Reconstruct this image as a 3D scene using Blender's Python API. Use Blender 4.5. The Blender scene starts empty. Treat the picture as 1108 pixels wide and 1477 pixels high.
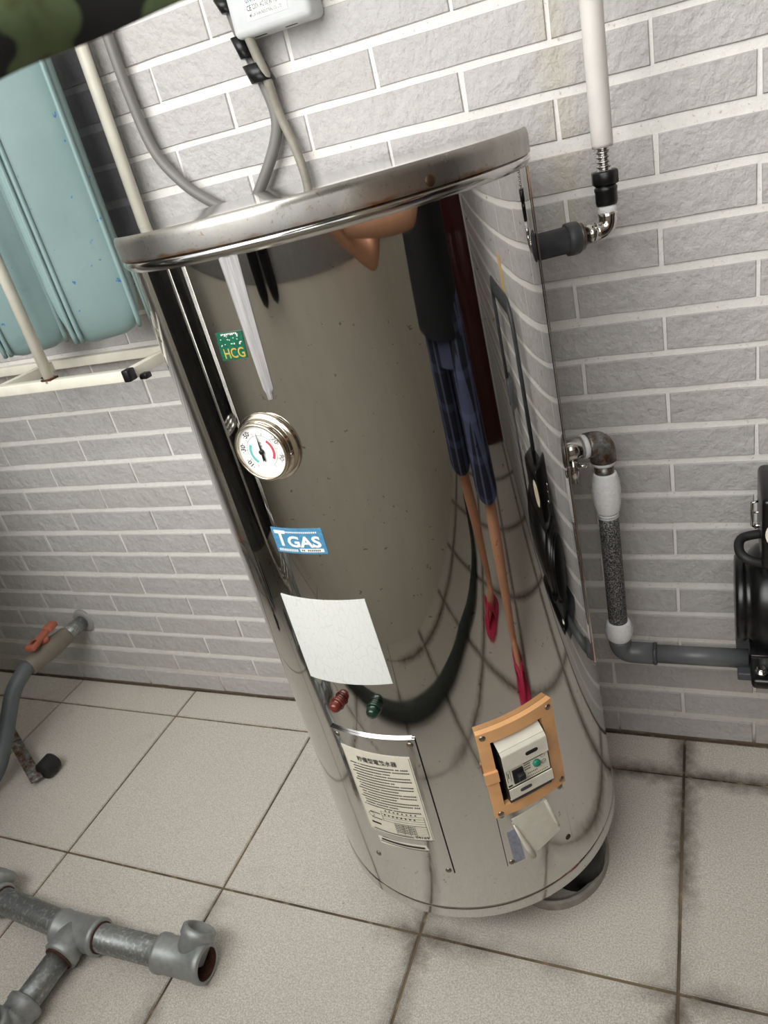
import bpy, bmesh, math, random
from mathutils import Vector, Matrix
random.seed(7)
R_ = math.radians
sc = bpy.context.scene
COL = sc.collection

# ------------------------------------------------------------------ camera
CAM = Vector((0.0588, -1.1317, 1.1649))
RIGHT = Vector((0.91206394, 0.34626599, -0.21963433))
DOWN = Vector((-0.01969674, -0.498016, -0.86694412))
FWD = Vector((-0.40957468, 0.79503454, -0.44740212))
cam = bpy.data.cameras.new('camera')
cam.sensor_fit = 'VERTICAL'; cam.sensor_height = 36.0
cam.lens = 1055.37 / 1477 * 36.0
cam.clip_start = 0.01
cam.dof.use_dof = True; cam.dof.focus_distance = 1.0; cam.dof.aperture_fstop = 10.0
camo = bpy.data.objects.new('camera', cam); COL.objects.link(camo)
m = Matrix((( RIGHT.x, -DOWN.x, -FWD.x, CAM.x), (RIGHT.y, -DOWN.y, -FWD.y, CAM.y), (RIGHT.z, -DOWN.z, -FWD.z, CAM.z), (0, 0, 0, 1)))
camo.matrix_world = m
sc.camera = camo

# ------------------------------------------------------------------ daylight
w = bpy.data.worlds.new('overcast_sky'); sc.world = w; w.use_nodes = True
bg = w.node_tree.nodes['Background']
bg.inputs[0].default_value = (0.93, 0.96, 1.0, 1); bg.inputs[1].default_value = 2.2
# daylight through the open balcony side, above the parapet
al = bpy.data.lights.new('balcony_daylight', 'AREA'); al.shape = 'RECTANGLE'
al.size = 3.0; al.size_y = 2.2; al.energy = 150.0; al.color = (1.0, 0.985, 0.95)
alo = bpy.data.objects.new('balcony_daylight', al); COL.objects.link(alo)
alo.location = (-0.95, -2.4, 2.5); alo.rotation_euler = (R_(62), 0, 0)
sc.view_settings.view_transform = 'Standard'; sc.view_settings.look = 'None'
sc.view_settings.gamma = 1.0; sc.view_settings.exposure = -0.43
sc.view_settings.use_curve_mapping = False
sc.cycles.max_bounces = 10; sc.cycles.glossy_bounces = 6; sc.cycles.transparent_max_bounces = 12
sc.cycles.sample_clamp_indirect = 6.0

# ------------------------------------------------------------------ materials
def srgb(r, g, b):
    f = lambda c: (c / 255 / 12.92) if c / 255 <= 0.04045 else ((c / 255 + 0.055) / 1.055) ** 2.4
    return (f(r), f(g), f(b), 1)
class NT:
    def __init__(s, name):
        s.m = bpy.data.materials.new(name); s.m.use_nodes = True
        s.t = s.m.node_tree; s.b = s.t.nodes['Principled BSDF']; s.out = s.t.nodes['Material Output']
        s.geo = None
    def n(s, kind, **kw):
        x = s.t.nodes.new(kind)
        for k, v in kw.items(): setattr(x, k, v)
        return x
    def link(s, a, b): s.t.links.new(a, b)
    def pos(s):
        if not s.geo: s.geo = s.n('ShaderNodeNewGeometry')
        return s.geo.outputs['Position']
    def noise(s, scale, detail=3, rough=0.55, vec=None, stretch=None):
        v = vec or s.pos()
        if stretch:
            mp = s.n('ShaderNodeMapping'); mp.inputs['Scale'].default_value = stretch
            s.link(v, mp.inputs[0]); v = mp.outputs[0]
        x = s.n('ShaderNodeTexNoise'); x.inputs['Scale'].default_value = scale
        x.inputs['Detail'].default_value = detail; x.inputs['Roughness'].default_value = rough
        s.link(v, x.inputs['Vector']); return x.outputs['Fac']
    def ramp(s, fac, stops):
        r = s.n('ShaderNodeValToRGB'); e = r.color_ramp.elements
        while len(e) < len(stops): e.new(0.5)
        for i, (p, c) in enumerate(stops):
            e[i].position = p; e[i].color = c if len(c) == 4 else (*c, 1)
        s.link(fac, r.inputs[0]); return r.outputs[0]
    def mix(s, fac, a, b):
        x = s.n('ShaderNodeMix', data_type='RGBA')
        for v, i in ((fac, 0), (a, 6), (b, 7)):
            if hasattr(v, 'links') or hasattr(v, 'is_linked'): s.link(v, x.inputs[i])
            else: x.inputs[i].default_value = v
        return x.outputs[2]
    def math(s, op, a, b=None, c=None, clamp=False):
        x = s.n('ShaderNodeMath', operation=op); x.use_clamp = clamp
        for i, v in enumerate((a, b, c)):
            if v is None: continue
            if hasattr(v, 'is_linked'): s.link(v, x.inputs[i])
            else: x.inputs[i].default_value = v
        return x.outputs[0]
    def bump(s, h, strength=0.3, dist=0.002):
        x = s.n('ShaderNodeBump'); x.inputs['Strength'].default_value = strength; x.inputs['Distance'].default_value = dist
        s.link(h, x.inputs['Height']); s.link(x.outputs[0], s.b.inputs['Normal'])
    def color(s, c):
        if hasattr(c, 'is_linked'): s.link(c, s.b.inputs['Base Color'])
        else: s.b.inputs['Base Color'].default_value = c
    def rough(s, v):
        if hasattr(v, 'is_linked'): s.link(v, s.b.inputs['Roughness'])
        else: s.b.inputs['Roughness'].default_value = v
    def metal(s, v):
        if hasattr(v, 'is_linked'): s.link(v, s.b.inputs['Metallic'])
        else: s.b.inputs['Metallic'].default_value = v

BW = lambda v: (v, v, v, 1)
def plain(name, col, rough=0.5, metal=0.0, var=0.12, scale=40, bump=0.0, bscale=None):
    k = NT(name); c = srgb(*col)
    dark = tuple(x * (1 - var) for x in c[:3]) + (1,); lite = tuple(min(1, x * (1 + var)) for x in c[:3]) + (1,)
    k.color(k.ramp(k.noise(scale), [(0.3, dark), (0.7, lite)]))
    k.rough(rough); k.metal(metal)
    if bump: k.bump(k.noise(bscale or scale * 3), bump, 0.002)
    return k.m

def mat_brick():
    k = NT('split_face_brick')
    big = k.noise(9, 3); fine = k.noise(120, 5, 0.6)
    c = k.mix(big, srgb(184, 181, 179), srgb(198, 195, 193))
    c = k.mix(k.math('MULTIPLY', k.ramp(fine, [(0.35, BW(1)), (0.6, BW(0))]), 0.4), c, srgb(174, 170, 168))
    oi = k.n('ShaderNodeObjectInfo')
    c = k.mix(k.math('MULTIPLY', oi.outputs['Random'], 0.25), c, srgb(186, 180, 172))
    pits = k.ramp(k.noise(420, 1), [(0.70, BW(0)), (0.76, BW(1))])
    c = k.mix(k.math('MULTIPLY', pits, 0.5), c, srgb(110, 104, 98))
    # long vertical yellowish streak beside the white pipe
    sx = k.n('ShaderNodeSeparateXYZ'); k.link(k.pos(), sx.inputs[0])
    d = k.math('ABSOLUTE', k.math('ADD', sx.outputs[0], 0.118))
    d = k.math('ADD', d, k.math('MULTIPLY', k.noise(14, 2), 0.02))
    st = k.ramp(d, [(0.012, BW(1)), (0.042, BW(0))])
    z = k.ramp(sx.outputs[2], [(0.95, BW(0)), (1.0, BW(1))])
    c = k.mix(k.math('MULTIPLY', k.math('MULTIPLY', st, z), 0.38), c, srgb(176, 168, 138))
    k.color(c); k.rough(0.55)
    h1 = k.noise(38, 5, 0.55, stretch=(1.15, 1, 1.0)); h2 = k.noise(150, 3, 0.5)
    k.bump(k.math('ADD', h1, k.math('MULTIPLY', h2, 0.25)), 0.72, 0.009)
    return k.m
def mat_grout():
    k = NT('white_grout')
    c = k.mix(k.noise(60, 4), srgb(222, 218, 212), srgb(240, 238, 234))
    c = k.mix(k.ramp(k.noise(160, 3), [(0.62, BW(0)), (0.72, BW(1))]), c, srgb(196, 188, 178))
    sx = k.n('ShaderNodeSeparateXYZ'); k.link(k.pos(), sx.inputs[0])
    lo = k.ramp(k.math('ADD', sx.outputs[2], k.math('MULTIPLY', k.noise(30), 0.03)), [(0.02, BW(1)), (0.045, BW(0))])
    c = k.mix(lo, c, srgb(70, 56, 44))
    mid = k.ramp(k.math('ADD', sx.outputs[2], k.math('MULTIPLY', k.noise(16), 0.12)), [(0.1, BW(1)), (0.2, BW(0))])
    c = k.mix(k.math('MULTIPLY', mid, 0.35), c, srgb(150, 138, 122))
    k.color(c); k.rough(0.8); k.bump(k.noise(220, 3), 0.35, 0.003); return k.m
T_, TX, D0 = 0.3989, -1.1966, 0.0939
def mat_tile():
    k = NT('speckled_floor_tile')
    c = k.mix(k.ramp(k.noise(420, 2, 0.6), [(0.34, BW(0)), (0.66, BW(1))]), srgb(182, 175, 164), srgb(236, 230, 221))
    c = k.mix(k.math('MULTIPLY', k.noise(5, 4), 0.4), c, srgb(196, 190, 180))
    spk = k.ramp(k.noise(90, 3), [(0.72, BW(0)), (0.75, BW(1))])
    c = k.mix(k.math('MULTIPLY', spk, 0.5), c, srgb(112, 100, 86))
    # dirt gathered along the joints, blotchy
    sx = k.n('ShaderNodeSeparateXYZ'); k.link(k.pos(), sx.inputs[0])
    def jd(o, off):
        u = k.math('FRACT', k.math('DIVIDE', k.math('ADD', o, off), T_))
        return k.math('MULTIPLY', k.math('SUBTRACT', 0.5, k.math('ABSOLUTE', k.math('SUBTRACT', u, 0.5))), T_)
    d = k.math('MINIMUM', jd(sx.outputs[0], -TX + 20 * T_), jd(sx.outputs[1], D0 + 20 * T_))
    d = k.math('ADD', d, k.math('MULTIPLY', k.noise(55, 4), 0.035))
    near = k.ramp(d, [(0.016, BW(1)), (0.050, BW(0))])
    patch = k.ramp(k.math('ADD', k.noise(3.2, 3), k.math('MULTIPLY', sx.outputs[0], 0.22)), [(0.36, BW(0)), (0.52, BW(1))])
    c = k.mix(k.math('MULTIPLY', k.math('MULTIPLY', near, patch), 0.9), c, srgb(88, 78, 64))
    blot = k.ramp(k.noise(7, 5, 0.65), [(0.62, BW(0)), (0.80, BW(1))])
    c = k.mix(k.math('MULTIPLY', blot, 0.4), c, srgb(150, 140, 124))
    k.color(c); k.rough(0.42); k.bump(k.noise(500, 2), 0.10, 0.001)
    return k.m
def mat_joint():
    k = NT('tile_joint')
    c = k.mix(k.ramp(k.noise(4, 3), [(0.4, BW(0)), (0.62, BW(1))]), srgb(124, 108, 84), srgb(66, 56, 46))
    k.color(k.mix(k.ramp(k.noise(40, 3), [(0.55, BW(0)), (0.75, BW(1))]), c, srgb(168, 150, 120))); k.rough(0.9)
    return k.m
def mat_mirror():
    k = NT('polished_stainless'); k.metal(1.0)
    sp = k.ramp(k.noise(95, 3, 0.7), [(0.675, BW(0)), (0.70, BW(1))])
    c = k.mix(k.noise(6, 3), (0.58, 0.57, 0.55, 1), (0.64, 0.63, 0.61, 1))
    c = k.mix(k.math('MULTIPLY', sp, 0.65), c, (0.16, 0.13, 0.09, 1)); k.color(c)
    r = k.ramp(k.noise(22, 4), [(0.35, BW(0.02)), (0.75, BW(0.055))])
    sx = k.n('ShaderNodeSeparateXYZ'); k.link(k.pos(), sx.inputs[0])
    low = k.ramp(sx.outputs[2], [(0.30, BW(1)), (0.62, BW(0))])
    k.rough(k.math('ADD', r, k.math('MULTIPLY', low, 0.06)))
    k.bump(k.noise(7, 2), 0.05, 0.004)
    return k.m
def mat_lid():
    k = NT('stained_stainless'); k.metal(0.9)
    a = k.noise(30, 5, 0.65, stretch=(1, 1, 0.35)); b = k.noise(260, 3)
    c = k.mix(a, (0.25, 0.235, 0.21, 1), (0.47, 0.45, 0.415, 1))
    c = k.mix(k.ramp(b, [(0.62, BW(0)), (0.72, BW(1))]), c, (0.27, 0.21, 0.14, 1))
    sx = k.n('ShaderNodeSeparateXYZ'); k.link(k.pos(), sx.inputs[0])
    hz = k.math('ADD', k.math('ADD', sx.outputs[2], k.math('MULTIPLY', sx.outputs[0], -0.0186)), k.math('MULTIPLY', k.noise(45, 4), 0.008))
    rim = k.ramp(k.math('MULTIPLY', k.math('SUBTRACT', hz, 1.10), 20.0), [(0.41, BW(1)), (0.46, BW(0))])
    rn = k.ramp(k.noise(18, 3), [(0.44, BW(0)), (0.62, BW(1))])
    c = k.mix(k.math('MULTIPLY', k.math('MULTIPLY', rim, rn), 0.8), c, (0.20, 0.085, 0.025, 1))
    k.color(c); k.rough(k.ramp(a, [(0.3, BW(0.40)), (0.7, BW(0.24))])); k.bump(b, 0.05, 0.001); return k.m
def mat_lidtop():
    k = NT('brushed_lid_top'); k.metal(1.0)
    a = k.noise(12, 5, 0.65, stretch=(1, 6, 1))
    k.color(k.mix(a, (0.62, 0.605, 0.58, 1), (0.74, 0.73, 0.71, 1)))
    k.rough(k.ramp(a, [(0.3, BW(0.09)), (0.75, BW(0.04))])); k.bump(k.noise(120, 3), 0.02, 0.001); return k.m
def mat_galv(name='galvanised_steel', rust=0.0):
    k = NT(name); k.metal(0.75)
    v = k.n('ShaderNodeTexVoronoi'); v.inputs['Scale'].default_value = 190; k.link(k.pos(), v.inputs['Vector'])
    c = k.ramp(k.math('ADD', k.math('MULTIPLY', v.outputs['Distance'], 0.6), k.math('MULTIPLY', k.noise(60, 4), 0.6)), [(0.30, srgb(132, 135, 134)), (0.72, srgb(152, 155, 154)), (0.84, srgb(184, 186, 184))])
    if rust: c = k.mix(k.ramp(k.noise(50, 5, 0.7), [(0.5 - rust * 0.2, BW(0)), (0.62, BW(1))]), c, srgb(92, 62, 40))
    k.color(c); k.rough(0.45); k.bump(k.noise(140, 3), 0.2, 0.001); return k.m
def mat_mottled():
    k = NT('blackened_galvanised'); k.metal(0.5)
    f = k.noise(420, 5, 0.75)
    k.color(k.ramp(f, [(0.40, srgb(48, 48, 50)), (0.5, srgb(92, 92, 92)), (0.60, srgb(176, 175, 172))])); k.rough(0.6); k.bump(f, 0.25, 0.001); return k.m
def mat_teal():
    k = NT('teal_plastic')
    c = k.mix(k.noise(8, 4), srgb(114, 140, 139), srgb(142, 164, 162))
    c = k.mix(k.ramp(k.noise(70, 4, 0.6), [(0.69, BW(0)), (0.71, BW(1))]), c, srgb(58, 112, 168))
    c = k.mix(k.math('MULTIPLY', k.ramp(k.noise(25, 4), [(0.62, BW(0)), (0.8, BW(1))]), 0.4), c, srgb(90, 118, 118))
    k.color(c); k.rough(0.38); k.bump(k.noise(60, 3), 0.05, 0.002); return k.m
def mat_camo():
    k = NT('camouflage_cloth')
    f = k.noise(30, 2, 0.4)
    c = k.ramp(f, [(0.46, srgb(18, 18, 15)), (0.48, srgb(78, 92, 60)), (0.56, srgb(92, 106, 70)), (0.60, srgb(72, 64, 34)), (0.70, srgb(40, 44, 32))])
    k.color(c); k.rough(0.9); k.bump(k.noise(300, 2), 0.2, 0.001); return k.m
def mat_plaid():
    k = NT('navy_plaid_cloth')
    sx = k.n('ShaderNodeSeparateXYZ'); k.link(k.pos(), sx.inputs[0])
    def stripe(o, p, w):
        return k.math('LESS_THAN', k.math('FRACT', k.math('DIVIDE', k.math('ADD', o, 50 * p), p)), w)
    a = stripe(sx.outputs[1], 0.07, 0.24); b = stripe(sx.outputs[2], 0.09, 0.2); d = stripe(sx.outputs[0], 0.07, 0.24)
    f = k.math('MULTIPLY', k.math('ADD', k.math('MAXIMUM', a, d), k.math('MULTIPLY', b, 0.35)), 0.6)
    k.color(k.mix(f, srgb(17, 18, 34), srgb(86, 92, 124))); k.rough(0.85); return k.m
def mat_dark_sheet():  # see-through tint for the sheet that darkens the bricks
    k = NT('dark_tint_sheet'); t = k.t
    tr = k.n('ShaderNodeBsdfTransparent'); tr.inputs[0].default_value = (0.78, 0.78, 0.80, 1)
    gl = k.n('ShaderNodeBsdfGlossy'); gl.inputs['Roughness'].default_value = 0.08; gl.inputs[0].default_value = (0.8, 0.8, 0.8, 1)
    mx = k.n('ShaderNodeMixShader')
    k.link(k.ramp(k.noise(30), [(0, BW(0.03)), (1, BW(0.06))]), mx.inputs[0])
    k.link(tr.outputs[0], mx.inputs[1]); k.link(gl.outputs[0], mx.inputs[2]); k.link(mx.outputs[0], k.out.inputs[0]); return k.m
def mat_film():
    k = NT('grey_adhesive_film')
    sx = k.noise(160, 4, 0.6, stretch=(1, 1, 0.05))
    k.color(k.ramp(sx, [(0.3, srgb(146, 142, 142)), (0.7, srgb(214, 212, 212))])); k.rough(0.3); k.metal(0.25)
    k.bump(sx, 0.3, 0.002); return k.m
def mat_paper_crackle():
    k = NT('crazed_white_vinyl')
    v = k.n('ShaderNodeTexVoronoi', feature='DISTANCE_TO_EDGE'); v.inputs['Scale'].default_value = 150
    mp = k.n('ShaderNodeMapping'); mp.inputs['Scale'].default_value = (1, 1, 0.35); k.link(k.pos(), mp.inputs[0]); k.link(mp.outputs[0], v.inputs['Vector'])
    cr = k.ramp(v.outputs['Distance'], [(0.012, BW(1)), (0.04, BW(0))])
    k.color(k.mix(k.math('MULTIPLY', k.math('MULTIPLY', cr, k.noise(20)), 0.35), srgb(232, 234, 230), srgb(150, 156, 150))); k.rough(0.5); return k.m

M = {}
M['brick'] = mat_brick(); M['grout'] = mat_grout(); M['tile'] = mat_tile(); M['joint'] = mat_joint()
M['mirror'] = mat_mirror(); M['lid'] = mat_lid(); M['lidtop'] = mat_lidtop()
M['galv'] = mat_galv(); M['galv_rust'] = mat_galv('rusty_galvanised', 0.6); M['mottled'] = mat_mottled()
M['galvfit'] = plain('cast_galvanised_fitting', (160, 163, 162), 0.48, 0.5, 0.10, 90, 0.08)
M['teal'] = mat_teal(); M['camo'] = mat_camo(); M['plaid'] = mat_plaid(); M['tinted'] = mat_dark_sheet()
M['film'] = mat_film(); M['vinyl'] = mat_paper_crackle()
M['rackwhite'] = plain('cream_white_paint', (226, 222, 206), 0.4, 0, 0.06, 30)
M['black'] = plain('black_plastic', (18, 18, 19), 0.35, 0, 0.2, 60, 0.05)
M['blackpaint'] = plain('black_enamel', (13, 13, 14), 0.28, 0, 0.2, 30)
M['blackrubber'] = plain('black_rubber', (26, 26, 27), 0.6, 0, 0.2, 80, 0.1)
M['greycable'] = plain('grey_cable_sheath', (122, 119, 115), 0.45, 0, 0.08, 20)
M['greycable2'] = plain('pale_grey_cable_sheath', (146, 142, 130), 0.5, 0, 0.12, 60)
M['pvc'] = plain('grey_pvc', (94, 97, 98), 0.4, 0, 0.12, 30, 0.04)
M['pvcdark'] = plain('dark_grey_pvc', (66, 68, 71), 0.45, 0, 0.25, 60, 0.05)
M['pvctan'] = plain('taupe_pvc', (120, 112, 100), 0.45, 0, 0.1, 30)
M['hose'] = plain('blue_grey_hose', (92, 98, 100), 0.5, 0, 0.1, 25)
M['orange'] = plain('faded_orange_plastic', (172, 100, 78), 0.5, 0, 0.1, 30)
M['peach'] = plain('peach_plastic', (226, 172, 118), 0.35, 0, 0.08, 40)
M['cover'] = plain('off_white_plastic', (226, 222, 208), 0.4, 0, 0.06, 60)
M['sleeve'] = plain('white_insulation_sleeve', (222, 217, 211), 0.55, 0, 0.05, 30)
M['teflon'] = plain('white_thread_tape', (238, 238, 238), 0.6, 0, 0.05, 200, 0.5, 300)
M['chrome'] = plain('chrome', (205, 203, 198), 0.12, 1, 0.06, 40)
M['nickel'] = plain('champagne_nickel', (206, 196, 178), 0.16, 1, 0.05, 30)
M['steel'] = plain('dull_screw_steel', (150, 142, 130), 0.35, 1, 0.25, 150)
M['rustscrew'] = plain('rusty_screw', (82, 62, 46), 0.5, 0.8, 0.3, 200)
M['rust'] = plain('rust', (78, 46, 32), 0.9, 0, 0.35, 120, 0.3)
M['dial'] = plain('white_dial', (240, 240, 236), 0.4, 0, 0.02, 30)
M['ink'] = plain('black_ink', (32, 30, 30), 0.6, 0, 0.15, 100)
M['greyink'] = plain('grey_ink', (120, 120, 120), 0.6, 0, 0.1, 100)
M['blueink'] = plain('blue_ink', (52, 92, 140), 0.6, 0, 0.1, 100)
M['cyan'] = plain('cyan_arc', (104, 190, 184), 0.5, 0, 0.04, 100)
M['red'] = plain('red_arc', (204, 78, 92), 0.5, 0, 0.04, 100)
M['redlens'] = plain('red_lamp_lens', (104, 44, 34), 0.12, 0, 0.15, 60)
M['greenlens'] = plain('green_lamp_lens', (22, 48, 36), 0.12, 0, 0.15, 60)
M['greenbtn'] = plain('green_button', (38, 140, 112), 0.35, 0, 0.06, 60)
M['stickgreen'] = plain('green_foil', (26, 104, 78), 0.35, 0.2, 0.35, 400)
M['gold'] = plain('gold_foil', (226, 196, 96), 0.35, 0.4, 0.15, 300)
M['stickblue'] = plain('blue_sticker', (78, 142, 180), 0.5, 0, 0.16, 300)
M['white'] = plain('white_print', (242, 242, 238), 0.5, 0, 0.03, 60)
M['paper'] = plain('yellowed_paper', (232, 226, 208), 0.6, 0, 0.05, 40)
M['boxgrey'] = plain('light_grey_abs', (206, 208, 208), 0.45, 0, 0.04, 40)
M['panelsteel'] = plain('panel_steel', (196, 194, 190), 0.14, 1, 0.06, 30)
M['footgrey'] = plain('grey_foot_paint', (158, 154, 145), 0.5, 0.1, 0.15, 60)
M['cavity'] = plain('dark_cavity', (22, 21, 20), 0.7, 0, 0.2, 60)
M['parapet'] = plain('cream_render', (234, 229, 214), 0.75, 0, 0.04, 8, 0.1, 120)
M['ledge'] = plain('grey_ledge_stone', (150, 148, 146), 0.6, 0, 0.08, 30)
M['ceiling'] = plain('white_ceiling', (235, 233, 228), 0.8, 0, 0.03, 10)
M['door'] = plain('dark_red_door', (58, 17, 14), 0.25, 0, 0.2, 12)
M['doorframe'] = plain('white_door_frame', (206, 206, 200), 0.5, 0, 0.04, 20)
M['skin'] = plain('skin', (206, 152, 118), 0.5, 0, 0.06, 40)
M['blackcloth'] = plain('black_cloth', (9, 9, 12), 0.95, 0, 0.2, 60)
M['hair'] = plain('black_hair', (20, 17, 16), 0.5, 0, 0.2, 150)
M['pink'] = plain('pink_rubber', (206, 52, 92), 0.5, 0, 0.06, 40)
M['darkcab'] = plain('dark_cabinet', (34, 33, 32), 0.25, 0, 0.15, 20)
M['drainhose'] = plain('dark_drain_hose', (44, 50, 46), 0.7, 0, 0.3, 60, 0.3)
M['yellow'] = plain('yellow_print', (206, 160, 56), 0.5, 0, 0.05, 60)
M['masking'] = plain('masking_tape', (222, 186, 122), 0.6, 0, 0.06, 60)
M['screen'] = plain('phone_black', (12, 12, 13), 0.15, 0, 0.1, 40)
M['eyewhite'] = plain('eye_white', (235, 232, 226), 0.3, 0, 0.02, 40)

# ------------------------------------------------------------------ mesh helpers
WL = {}
class B:
    """collects world-space geometry, links it as ONE mesh object"""
    def __init__(s): s.v = []; s.f = []; s.sm = []
    def add(s, vs, fs, smooth=False):
        k = len(s.v); s.v += [tuple(x) for x in vs]; s.f += [tuple(i + k for i in f) for f in fs]; s.sm += [smooth] * len(fs); return s
    def box(s, c, d, rot=None, bev=0.0, seg=2):
        bm = bmesh.new(); bmesh.ops.create_cube(bm, size=1.0)
        bmesh.ops.scale(bm, vec=d, verts=bm.verts)
        if bev: bmesh.ops.bevel(bm, geom=bm.edges[:] , offset=bev, segments=seg, profile=0.5, affect='EDGES')
        mt = Matrix.Translation(Vector(c)) @ ((rot.to_4x4()) if rot else Matrix.Identity(4))
        return s.bm(bm, mt, bev > 0)
    def bm(s, bm, mt=None, smooth=False):
        bm.verts.ensure_lookup_table(); bm.verts.index_update()
        vs = [(mt @ v.co) if mt else v.co.copy() for v in bm.verts]
        fs = [[v.index for v in f.verts] for f in bm.faces]; bm.free(); return s.add(vs, fs, smooth)
    def tube(s, path, r, seg=18, caps=True, closed=False):
        P = [Vector(p) for p in path]; n = len(P); rs = r if isinstance(r, (list, tuple)) else [r] * n
        rings = []; prev = None
        for i in range(n):
            if closed: t = (P[(i + 1) % n] - P[i - 1])
            else: t = P[min(i + 1, n - 1)] - P[max(i - 1, 0)]
            if t.length < 1e-9: t = Vector((0, 0, 1))
            t.normalize()
            if prev is None:
                a = Vector((0, 0, 1)) if abs(t.z) < 0.9 else Vector((1, 0, 0)); u = t.cross(a).normalized()
            else:
                u = (prev - t * prev.dot(t))
                u = u.normalized() if u.length > 1e-6 else t.orthogonal().normalized()
            prev = u; vv = t.cross(u)
            rings.append([P[i] + (u * math.cos(2 * math.pi * j / seg) + vv * math.sin(2 * math.pi * j / seg)) * rs[i] for j in range(seg)])
        vs = [p for q in rings for p in q]; fs = []
        for i in range(n if closed else n - 1):
            for j in range(seg):
                a = i * seg + j; b_ = i * seg + (j + 1) % seg; c = ((i + 1) % n) * seg + (j + 1) % seg; d = ((i + 1) % n) * seg + j
                fs.append((a, b_, c, d))
        s.add(vs, fs, True)
        if caps and not closed:
            k = len(s.v) - len(vs)
            s.f.append(tuple(k + j for j in range(seg))[::-1]); s.sm.append(False)
            s.f.append(tuple(k + (n - 1) * seg + j for j in range(seg))); s.sm.append(False)
        return s
    def lathe(s, prof, o, axis, seg=48, caps=True, sharp=()):
        """prof: (radius, height) along axis from o; consecutive duplicates make hard edges"""
        A = Vector(axis).normalized(); u = A.orthogonal().normalized(); v = A.cross(u); o = Vector(o)
        pts = [(o + A * h + (u * math.cos(2 * math.pi * j / seg) + v * math.sin(2 * math.pi * j / seg)) * r) for r, h in prof for j in range(seg)]
        fs = []
        for i in range(len(prof) - 1):
            if prof[i] == prof[i + 1]: continue
            for j in range(seg):
                fs.append((i * seg + j, i * seg + (j + 1) % seg, (i + 1) * seg + (j + 1) % seg, (i + 1) * seg + j))
        s.add(pts, fs, True); k = len(s.v) - len(pts)
        if caps:
            if prof[0][0] > 1e-6: s.f.append(tuple(k + j for j in range(seg))[::-1]); s.sm.append(False)
            if prof[-1][0] > 1e-6: s.f.append(tuple(k + (len(prof) - 1) * seg + j for j in range(seg))); s.sm.append(False)
        return s
    def cyl(s, a, b, r, seg=24, bev=0.0):
        a = Vector(a); b = Vector(b); L = (b - a).length
        if bev: pr = [(r - bev, 0), (r - bev, 0), (r, bev), (r, bev), (r, L - bev), (r, L - bev), (r - bev, L), (r - bev, L)]
        else: pr = [(r, 0), (r, L)]
        return s.lathe(pr, a, b - a, seg)
    def extrude(s, poly, o, ux, uy, depth):
        """flat polygon (x,y) at o in plane ux,uy, thickened along ux x uy"""
        ux = Vector(ux); uy = Vector(uy); n = ux.cross(uy).normalized() * depth; o = Vector(o); k = len(poly)
        f = [o + ux * x + uy * y for x, y in poly]; g = [p + n for p in f]
        fs = [tuple(range(k))[::-1], tuple(range(k, 2 * k))] + [(i, (i + 1) % k, (i + 1) % k + k, i + k) for i in range(k)]
        return s.add(f + g, fs)
    def sphere(s, c, r, seg=20, rings=12, sc_=(1, 1, 1), rot=None):
        bm = bmesh.new(); bmesh.ops.create_uvsphere(bm, u_segments=seg, v_segments=rings, radius=1.0)
        mt = Matrix.Translation(Vector(c)) @ (rot.to_4x4() if rot else Matrix.Identity(4)) @ Matrix.Diagonal((r * sc_[0], r * sc_[1], r * sc_[2], 1))
        return s.bm(bm, mt, True)
    def build(s, name, mat, parent=None, origin=None, label=None, kind=None):
        o0 = Vector(WL[parent.name]) if parent else Vector(origin if origin is not None else (0, 0, 0))
        me = bpy.data.meshes.new(name)
        me.from_pydata([tuple(Vector(p) - o0) for p in s.v], [], s.f)
        me.polygons.foreach_set('use_smooth', s.sm); me.update()
        bm = bmesh.new(); bm.from_mesh(me); bmesh.ops.recalc_face_normals(bm, faces=bm.faces); bm.to_mesh(me); bm.free()
        me.materials.append(M[mat] if isinstance(mat, str) else mat)
        o = bpy.data.objects.new(name, me); COL.objects.link(o)
        if parent: o.parent = parent
        else: o.location = o0
        WL[o.name] = tuple(o0)
        if label: o['label'] = label
        if kind: o['kind'] = kind
        return o
def tag(o, label=None, cat=None, group=None, kind=None):
    if label: o['label'] = label
    if cat: o['category'] = cat
    if group: o['group'] = group
    if kind: o['kind'] = kind
    return o
def thing(name, label, cat, loc, group=None):
    o = bpy.data.objects.new(name, None); COL.objects.link(o); o.location = loc; o.empty_display_size = 0.05
    WL[o.name] = tuple(loc); return tag(o, label, cat, group)
def smooth_path(pts, n=8):
    P = [Vector(p) for p in pts]; out = []
    for i in range(len(P) - 1):
        p0 = P[max(i - 1, 0)]; p1 = P[i]; p2 = P[i + 1]; p3 = P[min(i + 2, len(P) - 1)]
        for k in range(n):
            t = k / n
            out.append(0.5 * ((2 * p1) + (p2 - p0) * t + (2 * p0 - 5 * p1 + 4 * p2 - p3) * t * t + (3 * p1 - p0 - 3 * p2 + p3) * t ** 3))
    out.append(P[-1]); return out
def arc_bend(p, c1, q, n=8):
    """quadratic bend from p to q round corner c1"""
    p, c1, q = Vector(p), Vector(c1), Vector(q)
    return [p * (1 - t) ** 2 + c1 * 2 * t * (1 - t) + q * t * t for t in [i / n for i in range(n + 1)]]
_tc = {}
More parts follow.
